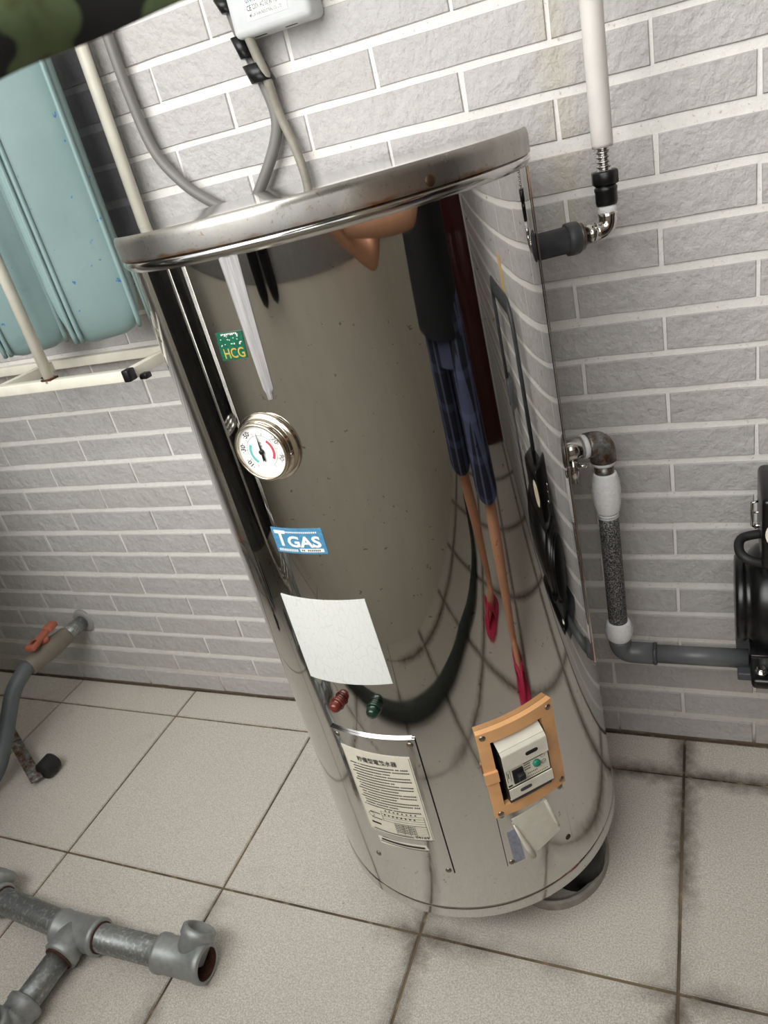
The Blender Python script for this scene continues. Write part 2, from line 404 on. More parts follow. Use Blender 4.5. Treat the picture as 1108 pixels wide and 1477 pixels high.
def text2d(s, size, wt=0.012):
    """glyph outlines as flat triangles: verts (x,y), faces, width"""
    key = (s, size, wt)
    if key in _tc: return _tc[key]
    cu = bpy.data.curves.new('t', 'FONT'); cu.body = s; cu.size = size; cu.resolution_u = 3; cu.offset = size * wt
    o = bpy.data.objects.new('t', cu); COL.objects.link(o)
    me = o.to_mesh(); vs = [(v.co.x, v.co.y) for v in me.vertices]; fs = [tuple(p.vertices) for p in me.polygons]
    o.to_mesh_clear(); bpy.data.objects.remove(o); bpy.data.curves.remove(cu)
    if vs:
        x0 = min(v[0] for v in vs); x1 = max(v[0] for v in vs)
        vs = [(v[0] - x0, v[1]) for v in vs]
        r = (vs, fs, x1 - x0)
    else: r = ([], [], 0)
    _tc[key] = r; return r

# ------------------------------------------------------------------ the setting
L_, HP, Z0 = 0.244, 0.0607, 0.0041
ROFF = [0.0, 0.0005, 0.0022, 0.0016, 0.0012, -0.0005, 0.0003, -0.0002, 0.0005, -0.0007, -0.0008, -0.0011, -0.0015, -0.0042, -0.0017, -0.0012, -0.0028, -0.003, 0.0039, 0.004, 0.0011, 0.0024, 0.0]
def row_z(r): return Z0 + (r + 0.5) * HP + (ROFF[r] if r < len(ROFF) else 0.0015)
XL, XR, YF, ZC = -2.75, 1.95, -1.37, 2.45
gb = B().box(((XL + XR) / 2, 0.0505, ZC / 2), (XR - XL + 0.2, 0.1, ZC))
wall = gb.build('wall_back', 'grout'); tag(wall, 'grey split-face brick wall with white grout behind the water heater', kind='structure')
def project(p):
    d = Vector(p) - CAM; z = d.dot(FWD)
    if z < 0.05: return (-1e5, -1e5)
    return (1055.37 * d.dot(RIGHT) / z + 554, 1055.37 * d.dot(DOWN) / z + 738.5)
def brick_geo(x0, x1, h, seed):
    rnd = random.Random(seed); j = lambda a=0.0007: rnd.uniform(-a, a)
    hx = (x1 - x0) / 2; hz = h / 2; c = 0.0013
    nx = 5
    fr = []; vs = []; fs = []
    xs = [-hx + c + (2 * hx - 2 * c) * i / nx for i in range(nx + 1)]
    top = [(x + j(), -0.002 + j(0.0008), hz - c + j(0.0006)) for x in xs]; bot = [(x + j(), -0.002 + j(0.0008), -hz + c + j(0.0006)) for x in xs]
    front = bot + top[::-1]
    back = [(p[0] * hx / (hx - c), 0.0095, p[2] * hz / (hz - c)) for p in front]
    midr = [(p[0] * hx / (hx - c), 0.0008, p[2] * hz / (hz - c)) for p in front]
    k = len(front); vs = front + midr + back
    for i in range(nx): fs.append((i, i + 1, k - 2 - i, k - 1 - i))
    for a in (0, k):
        for i in range(k):
            n2 = (i + 1) % k; fs.append((a + i, a + k + i, a + k + n2, a + n2))
    return vs, fs
brick_meshes = []
for q in range(6):
    vs, fs = brick_geo(-0.1193, 0.1193, 0.0492, q)
    me = bpy.data.meshes.new('brick'); me.from_pydata(vs, [], fs); me.materials.append(M['brick'])
    bm_ = bmesh.new(); bm_.from_mesh(me); bmesh.ops.recalc_face_normals(bm_, faces=bm_.faces); bm_.to_mesh(me); bm_.free()
    brick_meshes.append(me)
rest = B(); nb = 0
for r in range(0, 40):
    z = row_z(r)
    off = 0.0 if r % 2 else 0.5
    if z > ZC - 0.03: continue
    for i in range(-12, 10):
        x0 = (i + off) * L_; x1 = x0 + L_
        xc = (x0 + x1) / 2
        if x1 < XL or x0 > XR: continue
        P = [project((x, -0.002, zz)) for x in (x0, x1) for zz in (z - 0.03, z + 0.03)]
        vis = max(p[0] for p in P) > -5 and min(p[0] for p in P) < 1113 and max(p[1] for p in P) > -5 and min(p[1] for p in P) < 1482 and P[0][0] > -9e4
        if vis and nb < 300:
            o = bpy.data.objects.new('brick', brick_meshes[random.randrange(6)]); COL.objects.link(o)
            o.parent = wall; o.location = (xc + random.uniform(-0.0006, 0.0006), -0.0005 + random.uniform(-0.0008, 0.0006), z + random.uniform(-0.0005, 0.0005)); nb += 1
        else:
            vs, fs = brick_geo(-0.1193, 0.1193, 0.0492, random.randrange(50)); rest.add([(a + xc, b - 0.0005, c + z) for a, b, c in vs], fs)
ro = rest.build('bricks_beyond_view', 'brick', wall, kind='stuff')

fb = B().box(((XL + XR) / 2, YF / 2, -0.0335), (XR - XL + 0.2, -YF + 0.3, 0.06))
floor = fb.build('floor', 'joint'); tag(floor, 'beige speckled square tile floor with dark joints', kind='structure')
def tile_mesh(sx, sy):
    b = bmesh.new(); bmesh.ops.create_cube(b, size=1.0); bmesh.ops.scale(b, vec=(sx, sy, 0.012), verts=b.verts)
    bmesh.ops.bevel(b, geom=[e for e in b.edges if all(v.co.z > 0 for v in e.verts)], offset=0.0015, segments=2, affect='EDGES')
    me = bpy.data.meshes.new('tile'); b.to_mesh(me); b.free(); me.materials.append(M['tile']); return me
tm = {}
for i in range(-5, 9):
    for j in range(-1, 4):
        x0 = TX + i * T_; x1 = x0 + T_; y1 = -(D0 + j * T_); y0 = y1 - T_
        y1 = min(y1, -0.0005); y0 = max(y0, YF - 0.02); x0 = max(x0, XL - 0.02); x1 = min(x1, XR + 0.02)
        if x1 - x0 < 0.03 or y1 - y0 < 0.03: continue
        g = 0.0048; key = (round(x1 - x0 - g, 4), round(y1 - y0 - g, 4))
        if key not in tm: tm[key] = tile_mesh(*key)
        o = bpy.data.objects.new('tile', tm[key]); COL.objects.link(o); o.parent = floor
        o.location = ((x0 + x1) / 2, (y0 + y1) / 2, -0.006 + random.uniform(-0.0005, 0.0))
# parapet opposite, ledge, ceiling, end walls, door (seen mirrored in the tank)
p = B().box(((XL + XR) / 2, YF - 0.05, 0.475), (XR - XL, 0.10, 0.95)).build('wall_front', 'parapet'); tag(p, 'cream rendered balcony parapet, mirrored in the tank', kind='structure')
p = B().box(((XL + XR) / 2, YF - 0.05, 1.01), (XR - XL, 0.115, 0.12), bev=0.004).build('trim_1', 'ledge'); tag(p, 'grey stone ledge on the parapet', kind='structure')
p = B().box(((XL + XR) / 2, YF / 2, ZC + 0.05), (XR - XL + 0.2, -YF + 0.1, 0.1)).build('ceiling', 'ceiling'); tag(p, 'white balcony ceiling', kind='structure')
p = B().box((XL - 0.05, YF / 2, ZC / 2), (0.1, -YF + 0.2, ZC)).build('wall_left', 'parapet'); tag(p, 'cream end wall', kind='structure')
p = B().box((XR + 0.06, YF / 2, ZC / 2), (0.1, -YF + 0.2, ZC)).build('wall_right', 'parapet'); tag(p, 'cream wall beside the dark red door', kind='structure')
p = B().box(((XR + 0.50) / 2, YF - 0.05, 1.76), (XR - 0.50, 0.10, 1.38)).build('wall_daylight_blocker', 'parapet'); tag(p, 'unseen cream wall added to block daylight at the right of the opening', kind='structure')  # unseen, added to keep daylight from coming in on the right
d = B()
d.box((XR, -0.37, 1.0), (0.04, 0.66, 2.0), bev=0.003)
door = d.build('door_1', 'door'); tag(door, 'dark red wooden door mirrored in the tank', kind='structure')
for z0, z1 in ((0.15, 0.85), (1.0, 1.85)):
    for yy in (-0.53, -0.21): B().box((XR - 0.022, yy, (z0 + z1) / 2), (0.012, 0.22, z1 - z0), bev=0.004).build('door_panel', 'door', door)
B().box((XR - 0.005, -0.02, 1.02), (0.07, 0.045, 2.04), bev=0.003).build('door_frame', 'doorframe', door)
B().box((XR - 0.005, -0.725, 1.02), (0.07, 0.045, 2.04), bev=0.003).build('door_frame', 'doorframe', door)
B().box((XR - 0.005, -0.37, 2.06), (0.07, 0.75, 0.05), bev=0.003).build('door_frame', 'doorframe', door)

# ------------------------------------------------------------------ water heater
AX = Vector((-0.0186, 0, 1)).normalized(); BASE = Vector((-0.341, -0.271, 0)); RT = 0.241
E2 = Vector((0, 1, 0)); E1 = E2.cross(AX).normalized()
def TP(th, s, r=RT):
    a = R_(th); return BASE + AX * s + (E1 * math.cos(a) + E2 * math.sin(a)) * r
def TN(th): a = R_(th); return E1 * math.cos(a) + E2 * math.sin(a)
def TT(th): a = R_(th); return -E1 * math.sin(a) + E2 * math.cos(a)
tank = thing('water_heater', 'tall mirror-polished stainless steel electric water heater standing on feet by the brick wall', 'water heater', tuple(TP(0, 0.0, 0)))
# body shell with an opening for the breaker
NS = 256; st = 360 / NS
levels = [0.118, 0.2, 0.330, 0.39, 0.447, 0.6, 0.75, 0.9, 1.0, 1.108]
vs = [TP(j * st - 180, s) for s in levels for j in range(NS)]; fs = []
for i in range(len(levels) - 1):
    for j in range(NS):
        thc = (j + 0.5) * st - 180; scn = (levels[i] + levels[i + 1]) / 2
        if -56.26 < thc < -37.9 and 0.33 < scn < 0.447: continue
        fs.append((i * NS + j, i * NS + (j + 1) % NS, (i + 1) * NS + (j + 1) % NS, (i + 1) * NS + j))
body = B().add(vs, fs, True).build('tank_body', 'mirror', tank, label='mirror-polished stainless steel shell')
band = B().lathe([(0.20, 0.098), (0.2385, 0.098), (0.2385, 0.098), (0.2425, 0.101), (0.2425, 0.101), (0.2425, 0.119), (0.2425, 0.119), (0.2412, 0.123), (0.2402, 0.124)], BASE, AX, 160, caps=True)
band.build('base_band', 'mirror', tank)
B().lathe([(0.2412, 1.0965), (0.2440, 1.0990), (0.2462, 1.1030), (0.2455, 1.1070), (0.2425, 1.1085)], BASE, AX, 160, caps=False).build('lid_bead', 'panelsteel', tank)
lid = B().lathe([(0.2420, 1.1088), (0.2472, 1.1088), (0.2472, 1.1088), (0.2475, 1.126), (0.2466, 1.1315), (0.2440, 1.1345)], BASE, AX, 160, caps=False)
lido = lid.build('lid', 'lid', tank, label='rust-stained stainless lid rim')
B().lathe([(0.0, 1.1349), (0.10, 1.1349), (0.18, 1.1348), (0.23, 1.1347), (0.2440, 1.1345)], BASE, AX, 160, caps=False).build('lid_top', 'lidtop', lido)
def screw(parent, pos, n, r=0.0045, mat='steel', name='screw'):
    n = Vector(n).normalized(); b = B().lathe([(r, 0), (r, 0.0006), (r * 0.92, 0.0014), (r * 0.6, 0.0022), (0.0, 0.0025)], Vector(pos) - n * 0.0008, n, 18)
    o = b.build(name, mat, parent)
    return o
def screw_slots(parent, pos, n, up, r=0.003):
    n = Vector(n).normalized(); up = Vector(up).normalized(); t = up.cross(n)
    b = B()
    for a in (t, up): b.extrude([(-r, -r * .18), (r, -r * .18), (r, r * .18), (-r, r * .18)], Vector(pos) + n * 0.0012, a, n.cross(a), 0.0006)
    return b
th = -39.9; screw(lido, TP(th, 1.1155, 0.2473), TN(th), 0.0056, 'rustscrew', 'lid_screw')
# seam strip down the right side
sm = B()
for s0, s1 in ((0.40, 1.095),):
    n = 24; V = []; F = []
    for i in range(n + 1):
        s_ = s0 + (s1 - s0) * i / n; t0 = 3.4 + 5.2 * (i / n)
        for dth, rr in ((0, 0.0004), (0.15, 0.0020), (0.55, 0.0020), (0.7, 0.0004)): V.append(TP(t0 + dth, s_, RT + rr))
    for i in range(n):
        for j in range(3): F.append((i * 4 + j, i * 4 + j + 1, i * 4 + 5 + j, i * 4 + 4 + j))
    sm.add(V, F)
sm.build('shell_seam', 'chrome', tank)
# three bent strap feet
for fa in (-15, 100, -165):
    c = TP(fa, 0, 0.148 if fa == -15 else 0.12); c.z = 0.0; n = TN(fa).copy(); n.z = 0; n.normalize(); t = Vector((-n.y, n.x, 0))
    foot = B(); path = []
    for k in range(25):
        a = -math.pi * 0.55 + math.pi * 1.1 * k / 24
        path.append(c + n * (0.082 * math.cos(a)) + t * (0.100 * math.sin(a)))
    V = []; F = []
    for pth in path:
        o_ = (pth - c).normalized()
        for rr, zz in ((0, 0.0), (-0.010, 0.0), (-0.010, 0.016), (-0.004, 0.0185), (0, 0.016)): V.append(pth + o_ * rr + Vector((0, 0, zz)))
    k5 = 5
    for i in range(24):
        for j in range(k5): F.append((i * k5 + j, i * k5 + (j + 1) % k5, (i + 1) * k5 + (j + 1) % k5, (i + 1) * k5 + j))
    foot.add(V, F); fo = foot.build('foot', 'footgrey', tank, label='grey bent strap foot')
    B().cyl(c + n * 0.030 + Vector((0, 0, 0.0)), c + n * 0.030 + Vector((0, 0, 0.099)), 0.050, 24).build('dark_stem_fill', 'blackrubber', fo)  # stem widened into a black fill so the foot's hollow reads dark
# helpers on the shell
def patch(th0, th1, s0, s1, r0, r1, nt=24, ns=6, quad=None, rnd=0.0):
    """curved slab on the shell between two radii; quad = 4 corners (th,s): TL, TR, BR, BL"""
    V = []; F = []
    def uv(u, v):
        if quad:
            tl, tr, br, bl = quad
            return tuple((1 - v) * ((1 - u) * bl[k] + u * br[k]) + v * ((1 - u) * tl[k] + u * tr[k]) for k in (0, 1))
        return th0 + (th1 - th0) * u, s0 + (s1 - s0) * v
    for rr in (r0, r1):
        for i in range(nt + 1):
            for j in range(ns + 1):
                V.append(TP(*uv(i / nt, j / ns), RT + rr))
    N = (nt + 1) * (ns + 1)
    for i in range(nt):
        for j in range(ns):
            a = i * (ns + 1) + j; F.append((a, a + ns + 1, a + ns + 2, a + 1)); F.append((N + a, N + a + 1, N + a + ns + 2, N + a + ns + 1))
    for i in range(nt):
        a = i * (ns + 1); b_ = a + ns + 1; F.append((a, N + a, N + b_, b_)); a += ns; b_ += ns; F.append((a, b_, N + b_, N + a))
    for j in range(ns):
        a = j; F.append((a, a + 1, N + a + 1, N + a)); a = nt * (ns + 1) + j; F.append((a, N + a, N + a + 1, a + 1))
    return B().add(V, F, False)
DEG = 180 / math.pi / RT
def stext(s, th, sv, size, r, width=None, rot=0.0, align='L', bold=0.012, sy=1.0):
    """text printed on the shell; th,sv = left baseline"""
    vs, fs, wd = text2d(s, size, bold)
    kx = (width / wd) if (width and wd) else 1.0
    V = []; c, n = math.cos(R_(rot)), math.sin(R_(rot))
    for x, y in vs:
        x *= kx; y *= sy
        if align == 'C': x -= wd * kx / 2
        X = x * c - y * n; Y = x * n + y * c
        V.append(TP(th + X * DEG, sv + Y, RT + r))
    return B().add(V, fs)
def sbars(rows, r):
    """tiny print: list of (th0, th1, s0, s1) slabs joined into one print"""
    b = B()
    rows2 = []
    for th0, th1, s0, s1 in rows:
        k_ = max(1, int(math.ceil((th1 - th0) / 1.5)))
        rows2 += [(th0 + (th1 - th0) * q / k_, th0 + (th1 - th0) * (q + 1) / k_, s0, s1) for q in range(k_)]
    for th0, th1, s0, s1 in rows2:
        b.add([TP(th0, s0, RT + r), TP(th1, s0, RT + r), TP(th1, s1, RT + r), TP(th0, s1, RT + r)], [(0, 1, 2, 3)])
    return b
# adhesive film strip
V = []; F = []; n = 40
for i in range(n + 1):
    v = i / n; s_ = 1.100 - v * 0.147; a = -91.0 + v * 0.6; b_ = -85.9 - v * 1.9
    if v > 0.93: b_ -= (v - 0.93) * 9 + random.uniform(0, .5); a += (v - 0.93) * 4 + random.uniform(0, .4)
    for q, u in enumerate((0, 0.18, 0.36, 0.55, 0.72, 0.86, 1.0)):
        V.append(TP(a + (b_ - a) * u, s_, RT + 0.0006 + (0.0016 if q in (1, 4) else 0.0004 if q in (2, 5) else 0)))
for i in range(n):
    for j in range(6): F.append((i * 7 + j, i * 7 + j + 1, i * 7 + 8 + j, i * 7 + 7 + j))
B().add(V, F, True).build('adhesive_film', 'film', tank, label='wrinkled grey adhesive film strip hanging below the lid')
# green foil sticker
stk = patch(0, 0, 0, 0, 0.0001, 0.0005, 8, 3, quad=((-99.3, 1.0280), (-91.2, 1.0274), (-91.9, 0.9995), (-99.8, 0.9988))).build('foil_sticker', 'stickgreen', tank, label='small dark green foil sticker with gold HCG letters')
stext('HCG', -98.4, 1.0012, 0.0145, 0.0009, width=0.0262).build('lettering', 'gold', stk)
rw = []
for k in range(26):
    a = -98.6 + random.random() * 6.3; s_ = 1.0135 + random.random() * 0.011; rw.append((a, a + 0.3, s_, s_ + 0.0008))
for k in range(9): a = -97.6 + k * 0.55; rw.append((a, a + 0.4, 1.0248 + 0.0006 * math.sin(k * 2), 1.0266))
sbars(rw, 0.0009).build('print', 'white', stk, kind='stuff')
# blue TGAS sticker
stk = patch(-104.0, -87.0, 0.7630, 0.7970, 0.0001, 0.0005, 16, 4).build('blue_sticker', 'stickblue', tank, label='blue sticker reading TGAS in white')
stext('T', -103.0, 0.7735, 0.0285, 0.0009, width=0.0165, bold=0.035).build('lettering', 'white', stk)
stext('GAS', -99.0, 0.7725, 0.0200, 0.0009, width=0.0455, bold=0.035).build('lettering', 'white', stk)
patch(-95.6, -88.0, 0.7655, 0.7700, 0.0004, 0.0008, 8, 1).build('print_strip', 'white', stk)
rw = []
for k in range(17): a = -99.0 + k * 0.62; rw.append((a, a + 0.42, 0.7908, 0.7930))
for k in range(11): a = -103.0 + k * 0.62; rw.append((a, a + 0.42, 0.7655, 0.7690))
sbars(rw, 0.0009).build('print', 'white', stk, kind='stuff')
rw = [(a, a + 0.35, 0.7667, 0.7690) for a in (-95.0, -94.4, -93.0, -92.4, -91.8, -91.2, -90.6, -90.0, -89.4)]
sbars(rw, 0.0010).build('print', 'ink', stk, kind='stuff')
# crazed white sheet
sheet = patch(0, 0, 0, 0, 0.0001, 0.0007, 26, 8, quad=((-110.3, 0.6958), (-80.7, 0.6975), (-79.9, 0.5680), (-110.2, 0.5610)))
sheet.build('white_sheet', 'vinyl', tank, label='blank white vinyl sheet with fine cracks')
# thermometer
TH, SV = -94.6, 0.9005
def gl(x, y, z): return TP(TH, SV, RT) + TT(TH) * x + AX * y + TN(TH) * z
g0 = gl(0, 0, 0); gn = TN(TH)
bez = B().lathe([(0.0395, -0.004), (0.0395, 0.001), (0.0385, 0.0025), (0.0350, 0.0035), (0.0340, 0.004), (0.0340, 0.0085), (0.0330, 0.0090), (0.0330, 0.0090), (0.0330, 0.0105), (0.0338, 0.0115), (0.0338, 0.0145), (0.0328, 0.0165), (0.0312, 0.0170), (0.0304, 0.0164), (0.0304, 0.0125)], g0, gn, 64, caps=False)
gauge = bez.build('thermometer', 'nickel', tank, label='round dial thermometer with champagne metal bezel')
B().lathe([(0.0, 0.0127), (0.0306, 0.0127)], g0, gn, 48, caps=False).build('dial', 'dial', gauge)
def dial_arc(a0, a1, r0, r1, z, n=16):
    V = []; F = []
    for i in range(n + 1):
        a = R_(a0 + (a1 - a0) * i / n)
        for r in (r0, r1): V.append(gl(r * math.cos(a), r * math.sin(a), z))
    for i in range(n): F.append((2 * i, 2 * i + 1, 2 * i + 3, 2 * i + 2))
    return B().add(V, F)
dial_arc(146, 232, 0.0135, 0.0165, 0.0130).build('dial_arc', 'cyan', gauge, label='cyan arc')
dial_arc(52, -36, 0.0135, 0.0165, 0.0130).build('dial_arc', 'red', gauge, label='red arc')
b = dial_arc(236, -56, 0.0187, 0.0190, 0.0130, 48)
for a in (236, 205, 172, 140, 107, 74, 41, 8, -24, -56):
    c_, s_ = math.cos(R_(a)), math.sin(R_(a)); V = [gl(r * c_ + q * s_, r * s_ - q * c_, 0.0130) for r, q in ((0.0187, -.0002), (0.0225, -.0002), (0.0225, .0002), (0.0187, .0002))]; b.add(V, [(0, 1, 2, 3)])
b.build('scale_marks', 'greyink', gauge, kind='stuff')
def dtext(s, a, r, size, mat):
    vs, fs, wd = text2d(s, size); a = R_(a); ro = a - math.pi / 2
    c_, s_ = math.cos(ro), math.sin(ro); V = []
    for x, y in vs:
        x -= wd / 2; y -= size * 0.35; V.append(gl(r * math.cos(a) + x * c_ - y * s_, r * math.sin(a) + x * s_ + y * c_, 0.0131))
    B().add(V, fs).build('numeral', mat, gauge)
for s, a, mt_ in (('\u00b710\u00b7', 214, 'ink'), ('\u00b730\u00b7', 168, 'ink'), ('\u00b750\u00b7', 125, 'ink'), ('\u00b770\u00b7', 30, 'greyink'), ('\u00b790\u00b7', -18, 'greyink')): dtext(s, a, 0.0245, 0.0080, mt_)
vs, fs, wd = text2d('C', 0.007); B().add([gl(x - wd / 2, y + 0.006, 0.0130) for x, y in vs], fs).build('numeral', 'greyink', gauge)
nd = B().extrude([(-0.0015, -0.0115), (0, -0.0095), (0.0015, -0.0115), (0.0012, -0.002), (0.0006, 0.010), (0.0, 0.0215), (-0.0006, 0.010), (-0.0012, -0.002)], gl(0, 0, 0.0140), TT(TH) * 1.0 , AX * 1.0, 0.0006)
nd.lathe([(0.0028, 0.0128), (0.0028, 0.0155), (0.0020, 0.0160), (0.0, 0.0161)], g0, gn, 20)
nd.build('needle', 'black', gauge)
screw(gauge, gl(0.0335 * math.cos(R_(-12)), 0.0335 * math.sin(R_(-12)), 0.0065), (gl(1, -0.2, 0) - g0), 0.0032, 'chrome', 'bezel_screw')
# pilot lamps
for a, mt_, lb in ((-100.6, 'redlens', 'dull red pilot lamp'), (-87.8, 'greenlens', 'dark green pilot lamp')):
    p0 = TP(a, 0.530, RT); n = TN(a)
    lp = B().lathe([(0.0085, -0.001), (0.0090, 0.0015), (0.0085, 0.004), (0.0072, 0.0045), (0.0080, 0.006), (0.0086, 0.010), (0.0080, 0.014), (0.0055, 0.0175), (0.0, 0.019)], p0, n, 28).build('pilot_lamp', mt_, tank, label=lb)
    B().lathe([(0.0088, 0.0040), (0.0100, 0.0045), (0.0100, 0.0060), (0.0088, 0.0065)], p0, n, 28, caps=False).build('lamp_collar', mt_, lp)
# data plate with paper label
pl = patch(-108.6, -78.3, 0.2055, 0.4740, 0.0007, 0.0026, 28, 6).build('data_plate', 'mirror', tank, label='screwed-on steel plate carrying the paper data label')
patch(-108.9, -79.2, 0.4735, 0.4750, 0.0003, 0.0038, 28, 1).build('plate_flange', 'chrome', pl)
patch(-108.85, -78.05, 0.2040, 0.4745, 0.0002, 0.0007, 28, 4).build('plate_gasket', 'cavity', pl)
for a, s_ in ((-106.6, 0.4645), (-80.2, 0.4640), (-107.4, 0.2135), (-80.0, 0.2130)): screw(pl, TP(a, s_, RT + 0.0028), TN(a), 0.0048)
pp = patch(0, 0, 0, 0, 0.0027, 0.0032, 24, 8, quad=((-106.3, 0.4470), (-81.6, 0.4425), (-81.6, 0.2790), (-106.5, 0.2735))).build('paper_label', 'paper', pl, label='yellowed paper label printed in Chinese')
stext('\u8caf\u5099\u578b\u96fb\u71b1\u6c34\u5668', -100.8, 0.4252, 0.0104, 0.0041, width=0.060).build('lettering', 'ink', pp)
rw = []; s_ = 0.4165
for k in range(16):
    a = -104.3 if k % 3 == 0 else -103.4; end = -83.5 if k % 3 != 2 else -83.5 - random.random() * 9
    while a < end:
        wd = 0.48 + random.random() * 0.14; h = 0.0027
        rw.append((a, a + wd * 0.8, s_ + 0.0006, s_ + h)); a += wd + 0.10
        if random.random() < 0.05: a += 0.4
    s_ -= 0.0056
for k in range(34): a = -104.0 + k * 0.5; rw.append((a, a + 0.32, 0.2805, 0.2828)) if a < -88.5 else None
sbars(rw, 0.0041).build('fine_print', 'ink', pp, kind='stuff')
rw = []
for e in (-106.0, -82.05): rw.append((e, e + 0.12, 0.2775, 0.441))
for s_ in (0.2770,): rw.append((-106.0, -82.0, s_, s_ + 0.0006))
for k in range(5): rw.append((-98.6, -83.0, 0.3262 - k * 0.0048 + 0.0, 0.3262 - k * 0.0048 + 0.0005))
for k in range(7): rw.append((-94.5, -83.0, 0.3062 - k * 0.0036, 0.3062 - k * 0.0036 + 0.0004))
for a in (-94.5, -91.6, -89.4, -87.2, -83.0): rw.append((a, a + 0.12, 0.2846, 0.3062))
for a in (-98.6, -83.0): rw.append((a, a + 0.12, 0.3062, 0.3262))
for k in range(40):
    i, j = k % 8, k // 8; a = -94.1 + i * 0.85; rw.append((a, a + 0.6, 0.3030 - j * 0.0036 - 0.0004, 0.3030 - j * 0.0036 + 0.0013))
for k in range(16): a = -97.6 + k * 0.78; rw.append((a, a + 0.5, 0.3282 if k % 2 else 0.3188, (0.3282 if k % 2 else 0.3188) + 0.0026))
for k in range(12): a = -103.2 + (k % 6) * 0.7; rw.append((a, a + 0.5, 0.3180 - (k // 6) * 0.012, 0.3200 - (k // 6) * 0.012))
sbars(rw, 0.0041).build('table_print', 'ink', pp, kind='stuff')
b = B()
for k in range(20):
    a0, a1 = 2 * math.pi * k / 20, 2 * math.pi * (k + 1) / 20
    q = lambda a, r: TP(-103.2 + r * math.cos(a) * DEG, 0.3125 + r * math.sin(a), RT + 0.0036)
    b.add([q(a0, 0.0040), q(a1, 0.0040), q(a1, 0.0047), q(a0, 0.0047)], [(0, 1, 2, 3)])
b.build('mark', 'ink', pp)
stext('04169', -88.0, 0.2815, 0.0066, 0.0041, width=0.0205).build('lettering', 'ink', pp)
patch(-104.2, -100.4, 0.2930, 0.2965, 0.0032, 0.0035, 4, 1).build('stamp', 'rust', pp, label='smeared brown stamp')
patch(0, 0, 0, 0, 0.0027, 0.0032, 18, 2, quad=((-104.0, 0.2625), (-85.2, 0.2648), (-84.6, 0.2560), (-103.6, 0.2480))).build('torn_label', 'paper', pl, label='torn lower strip of a second label')
rw = [(-102.4, -85.8, 0.2588, 0.2626)]
for k in range(30): a = -103.0 + k * 0.6; rw.append((a, a + 0.4, 0.2545, 0.2565))
sbars(rw, 0.0041).build('fine_print', 'ink', pl, kind='stuff')
# breaker window: peach frame, recess, bracket, breaker face
fr = B()
def fpatch(t0, t1, s0, s1, r0=0.0002, r1=0.0085):
    q = patch(t0, t1, s0, s1, r0, r1, max(2, int(abs(t1 - t0))), 2); fr.add(q.v, q.f)
fpatch(-60.0, -33.4, 0.4470, 0.4665); fpatch(-60.0, -33.4, 0.3110, 0.3300)
fpatch(-60.0, -56.25, 0.3300, 0.4470); fpatch(-37.97, -33.4, 0.3300, 0.4470)
fro = fr.build('breaker_frame', 'peach', tank, label='peach plastic frame around the breaker')
patch(-60.4, -56.0, 0.3800, 0.3985, 0.0080, 0.0125, 4, 2).build('latch_tab', 'peach', fro)
for a, s_ in ((-58.2, 0.4585), (-35.2, 0.4560), (-58.0, 0.3165), (-34.9, 0.3200)): screw(fro, TP(a, s_, RT + 0.0085), TN(a), 0.0046)
TB = -47.1
def bl(x, y, z): return TP(TB, 0.3885, RT) + TT(TB) * x + AX * y + TN(TB) * z
RB = Matrix((TT(TB), AX, TN(TB))).transposed()
cav = B()
x1 = 0.0384; yb = 0.0585
cav.add([bl(-x1, -yb, -0.06), bl(x1, -yb, -0.06), bl(x1, yb, -0.06), bl(-x1, yb, -0.06), bl(-x1, -yb, -0.002), bl(x1, -yb, -0.002), bl(x1, yb, -0.002), bl(-x1, yb, -0.002)], [(0, 1, 2, 3), (0, 1, 5, 4), (1, 2, 6, 5), (2, 3, 7, 6), (3, 0, 4, 7)])
cav.build('switch_recess', 'cavity', fro)
# bent white bracket with slots (profile in y,z swept in x)
br = B(); prof = [(0.0590, -0.030), (0.0560, -0.006), (0.0420, 0.012), (0.0370, 0.016), (0.0115, 0.016)]
th_ = 0.0016; xa, xb = -0.0335, 0.0345
def slab(y0, z0, y1, z1, xa=xa, xb=xb):
    d_ = Vector((y1 - y0, z1 - z0)).normalized(); nn = (-d_.y * th_, d_.x * th_)
    V = [bl(x, y, z) for x in (xa, xb) for y, z in ((y0, z0), (y1, z1), (y1 - nn[0], z1 - nn[1]), (y0 - nn[0], z0 - nn[1]))]
    br.add(V, [(0, 1, 2, 3), (4, 5, 6, 7), (0, 1, 5, 4), (1, 2, 6, 5), (2, 3, 7, 6), (3, 0, 4, 7)])
for (y0, z0), (y1, z1) in zip(prof[:-1], prof[1:]): slab(y0, z0, y1, z1)
bko = br.build('bracket', 'cover', fro, label='bent off-white bracket above the breaker')
br = B(); slab(-0.0235, 0.016, -0.0410, 0.016, -0.0325, 0.0345); slab(-0.0410, 0.016, -0.0450, 0.010, -0.0325, 0.0345)
bk2 = br.build('bracket', 'cover', fro, label='off-white bracket lip below the breaker')
def slotpoly(w_, h_):
    pts = []
    for k in range(9): a = -math.pi / 2 + math.pi * k / 8; pts.append((w_ / 2 - h_ / 2 + h_ / 2 * math.cos(a), h_ / 2 * math.sin(a)))
    for k in range(9): a = math.pi / 2 + math.pi * k / 8; pts.append((-w_ / 2 + h_ / 2 + h_ / 2 * math.cos(a), h_ / 2 * math.sin(a)))
    return pts
B().extrude(slotpoly(0.019, 0.0062), bl(0.010, 0.0245, 0.0174), TT(TB), AX, 0.0006).build('slot', 'cavity', bko)
B().extrude(slotpoly(0.018, 0.0058), bl(-0.008, -0.0320, 0.0174), TT(TB), AX, 0.0006).build('slot', 'pvcdark', bk2)
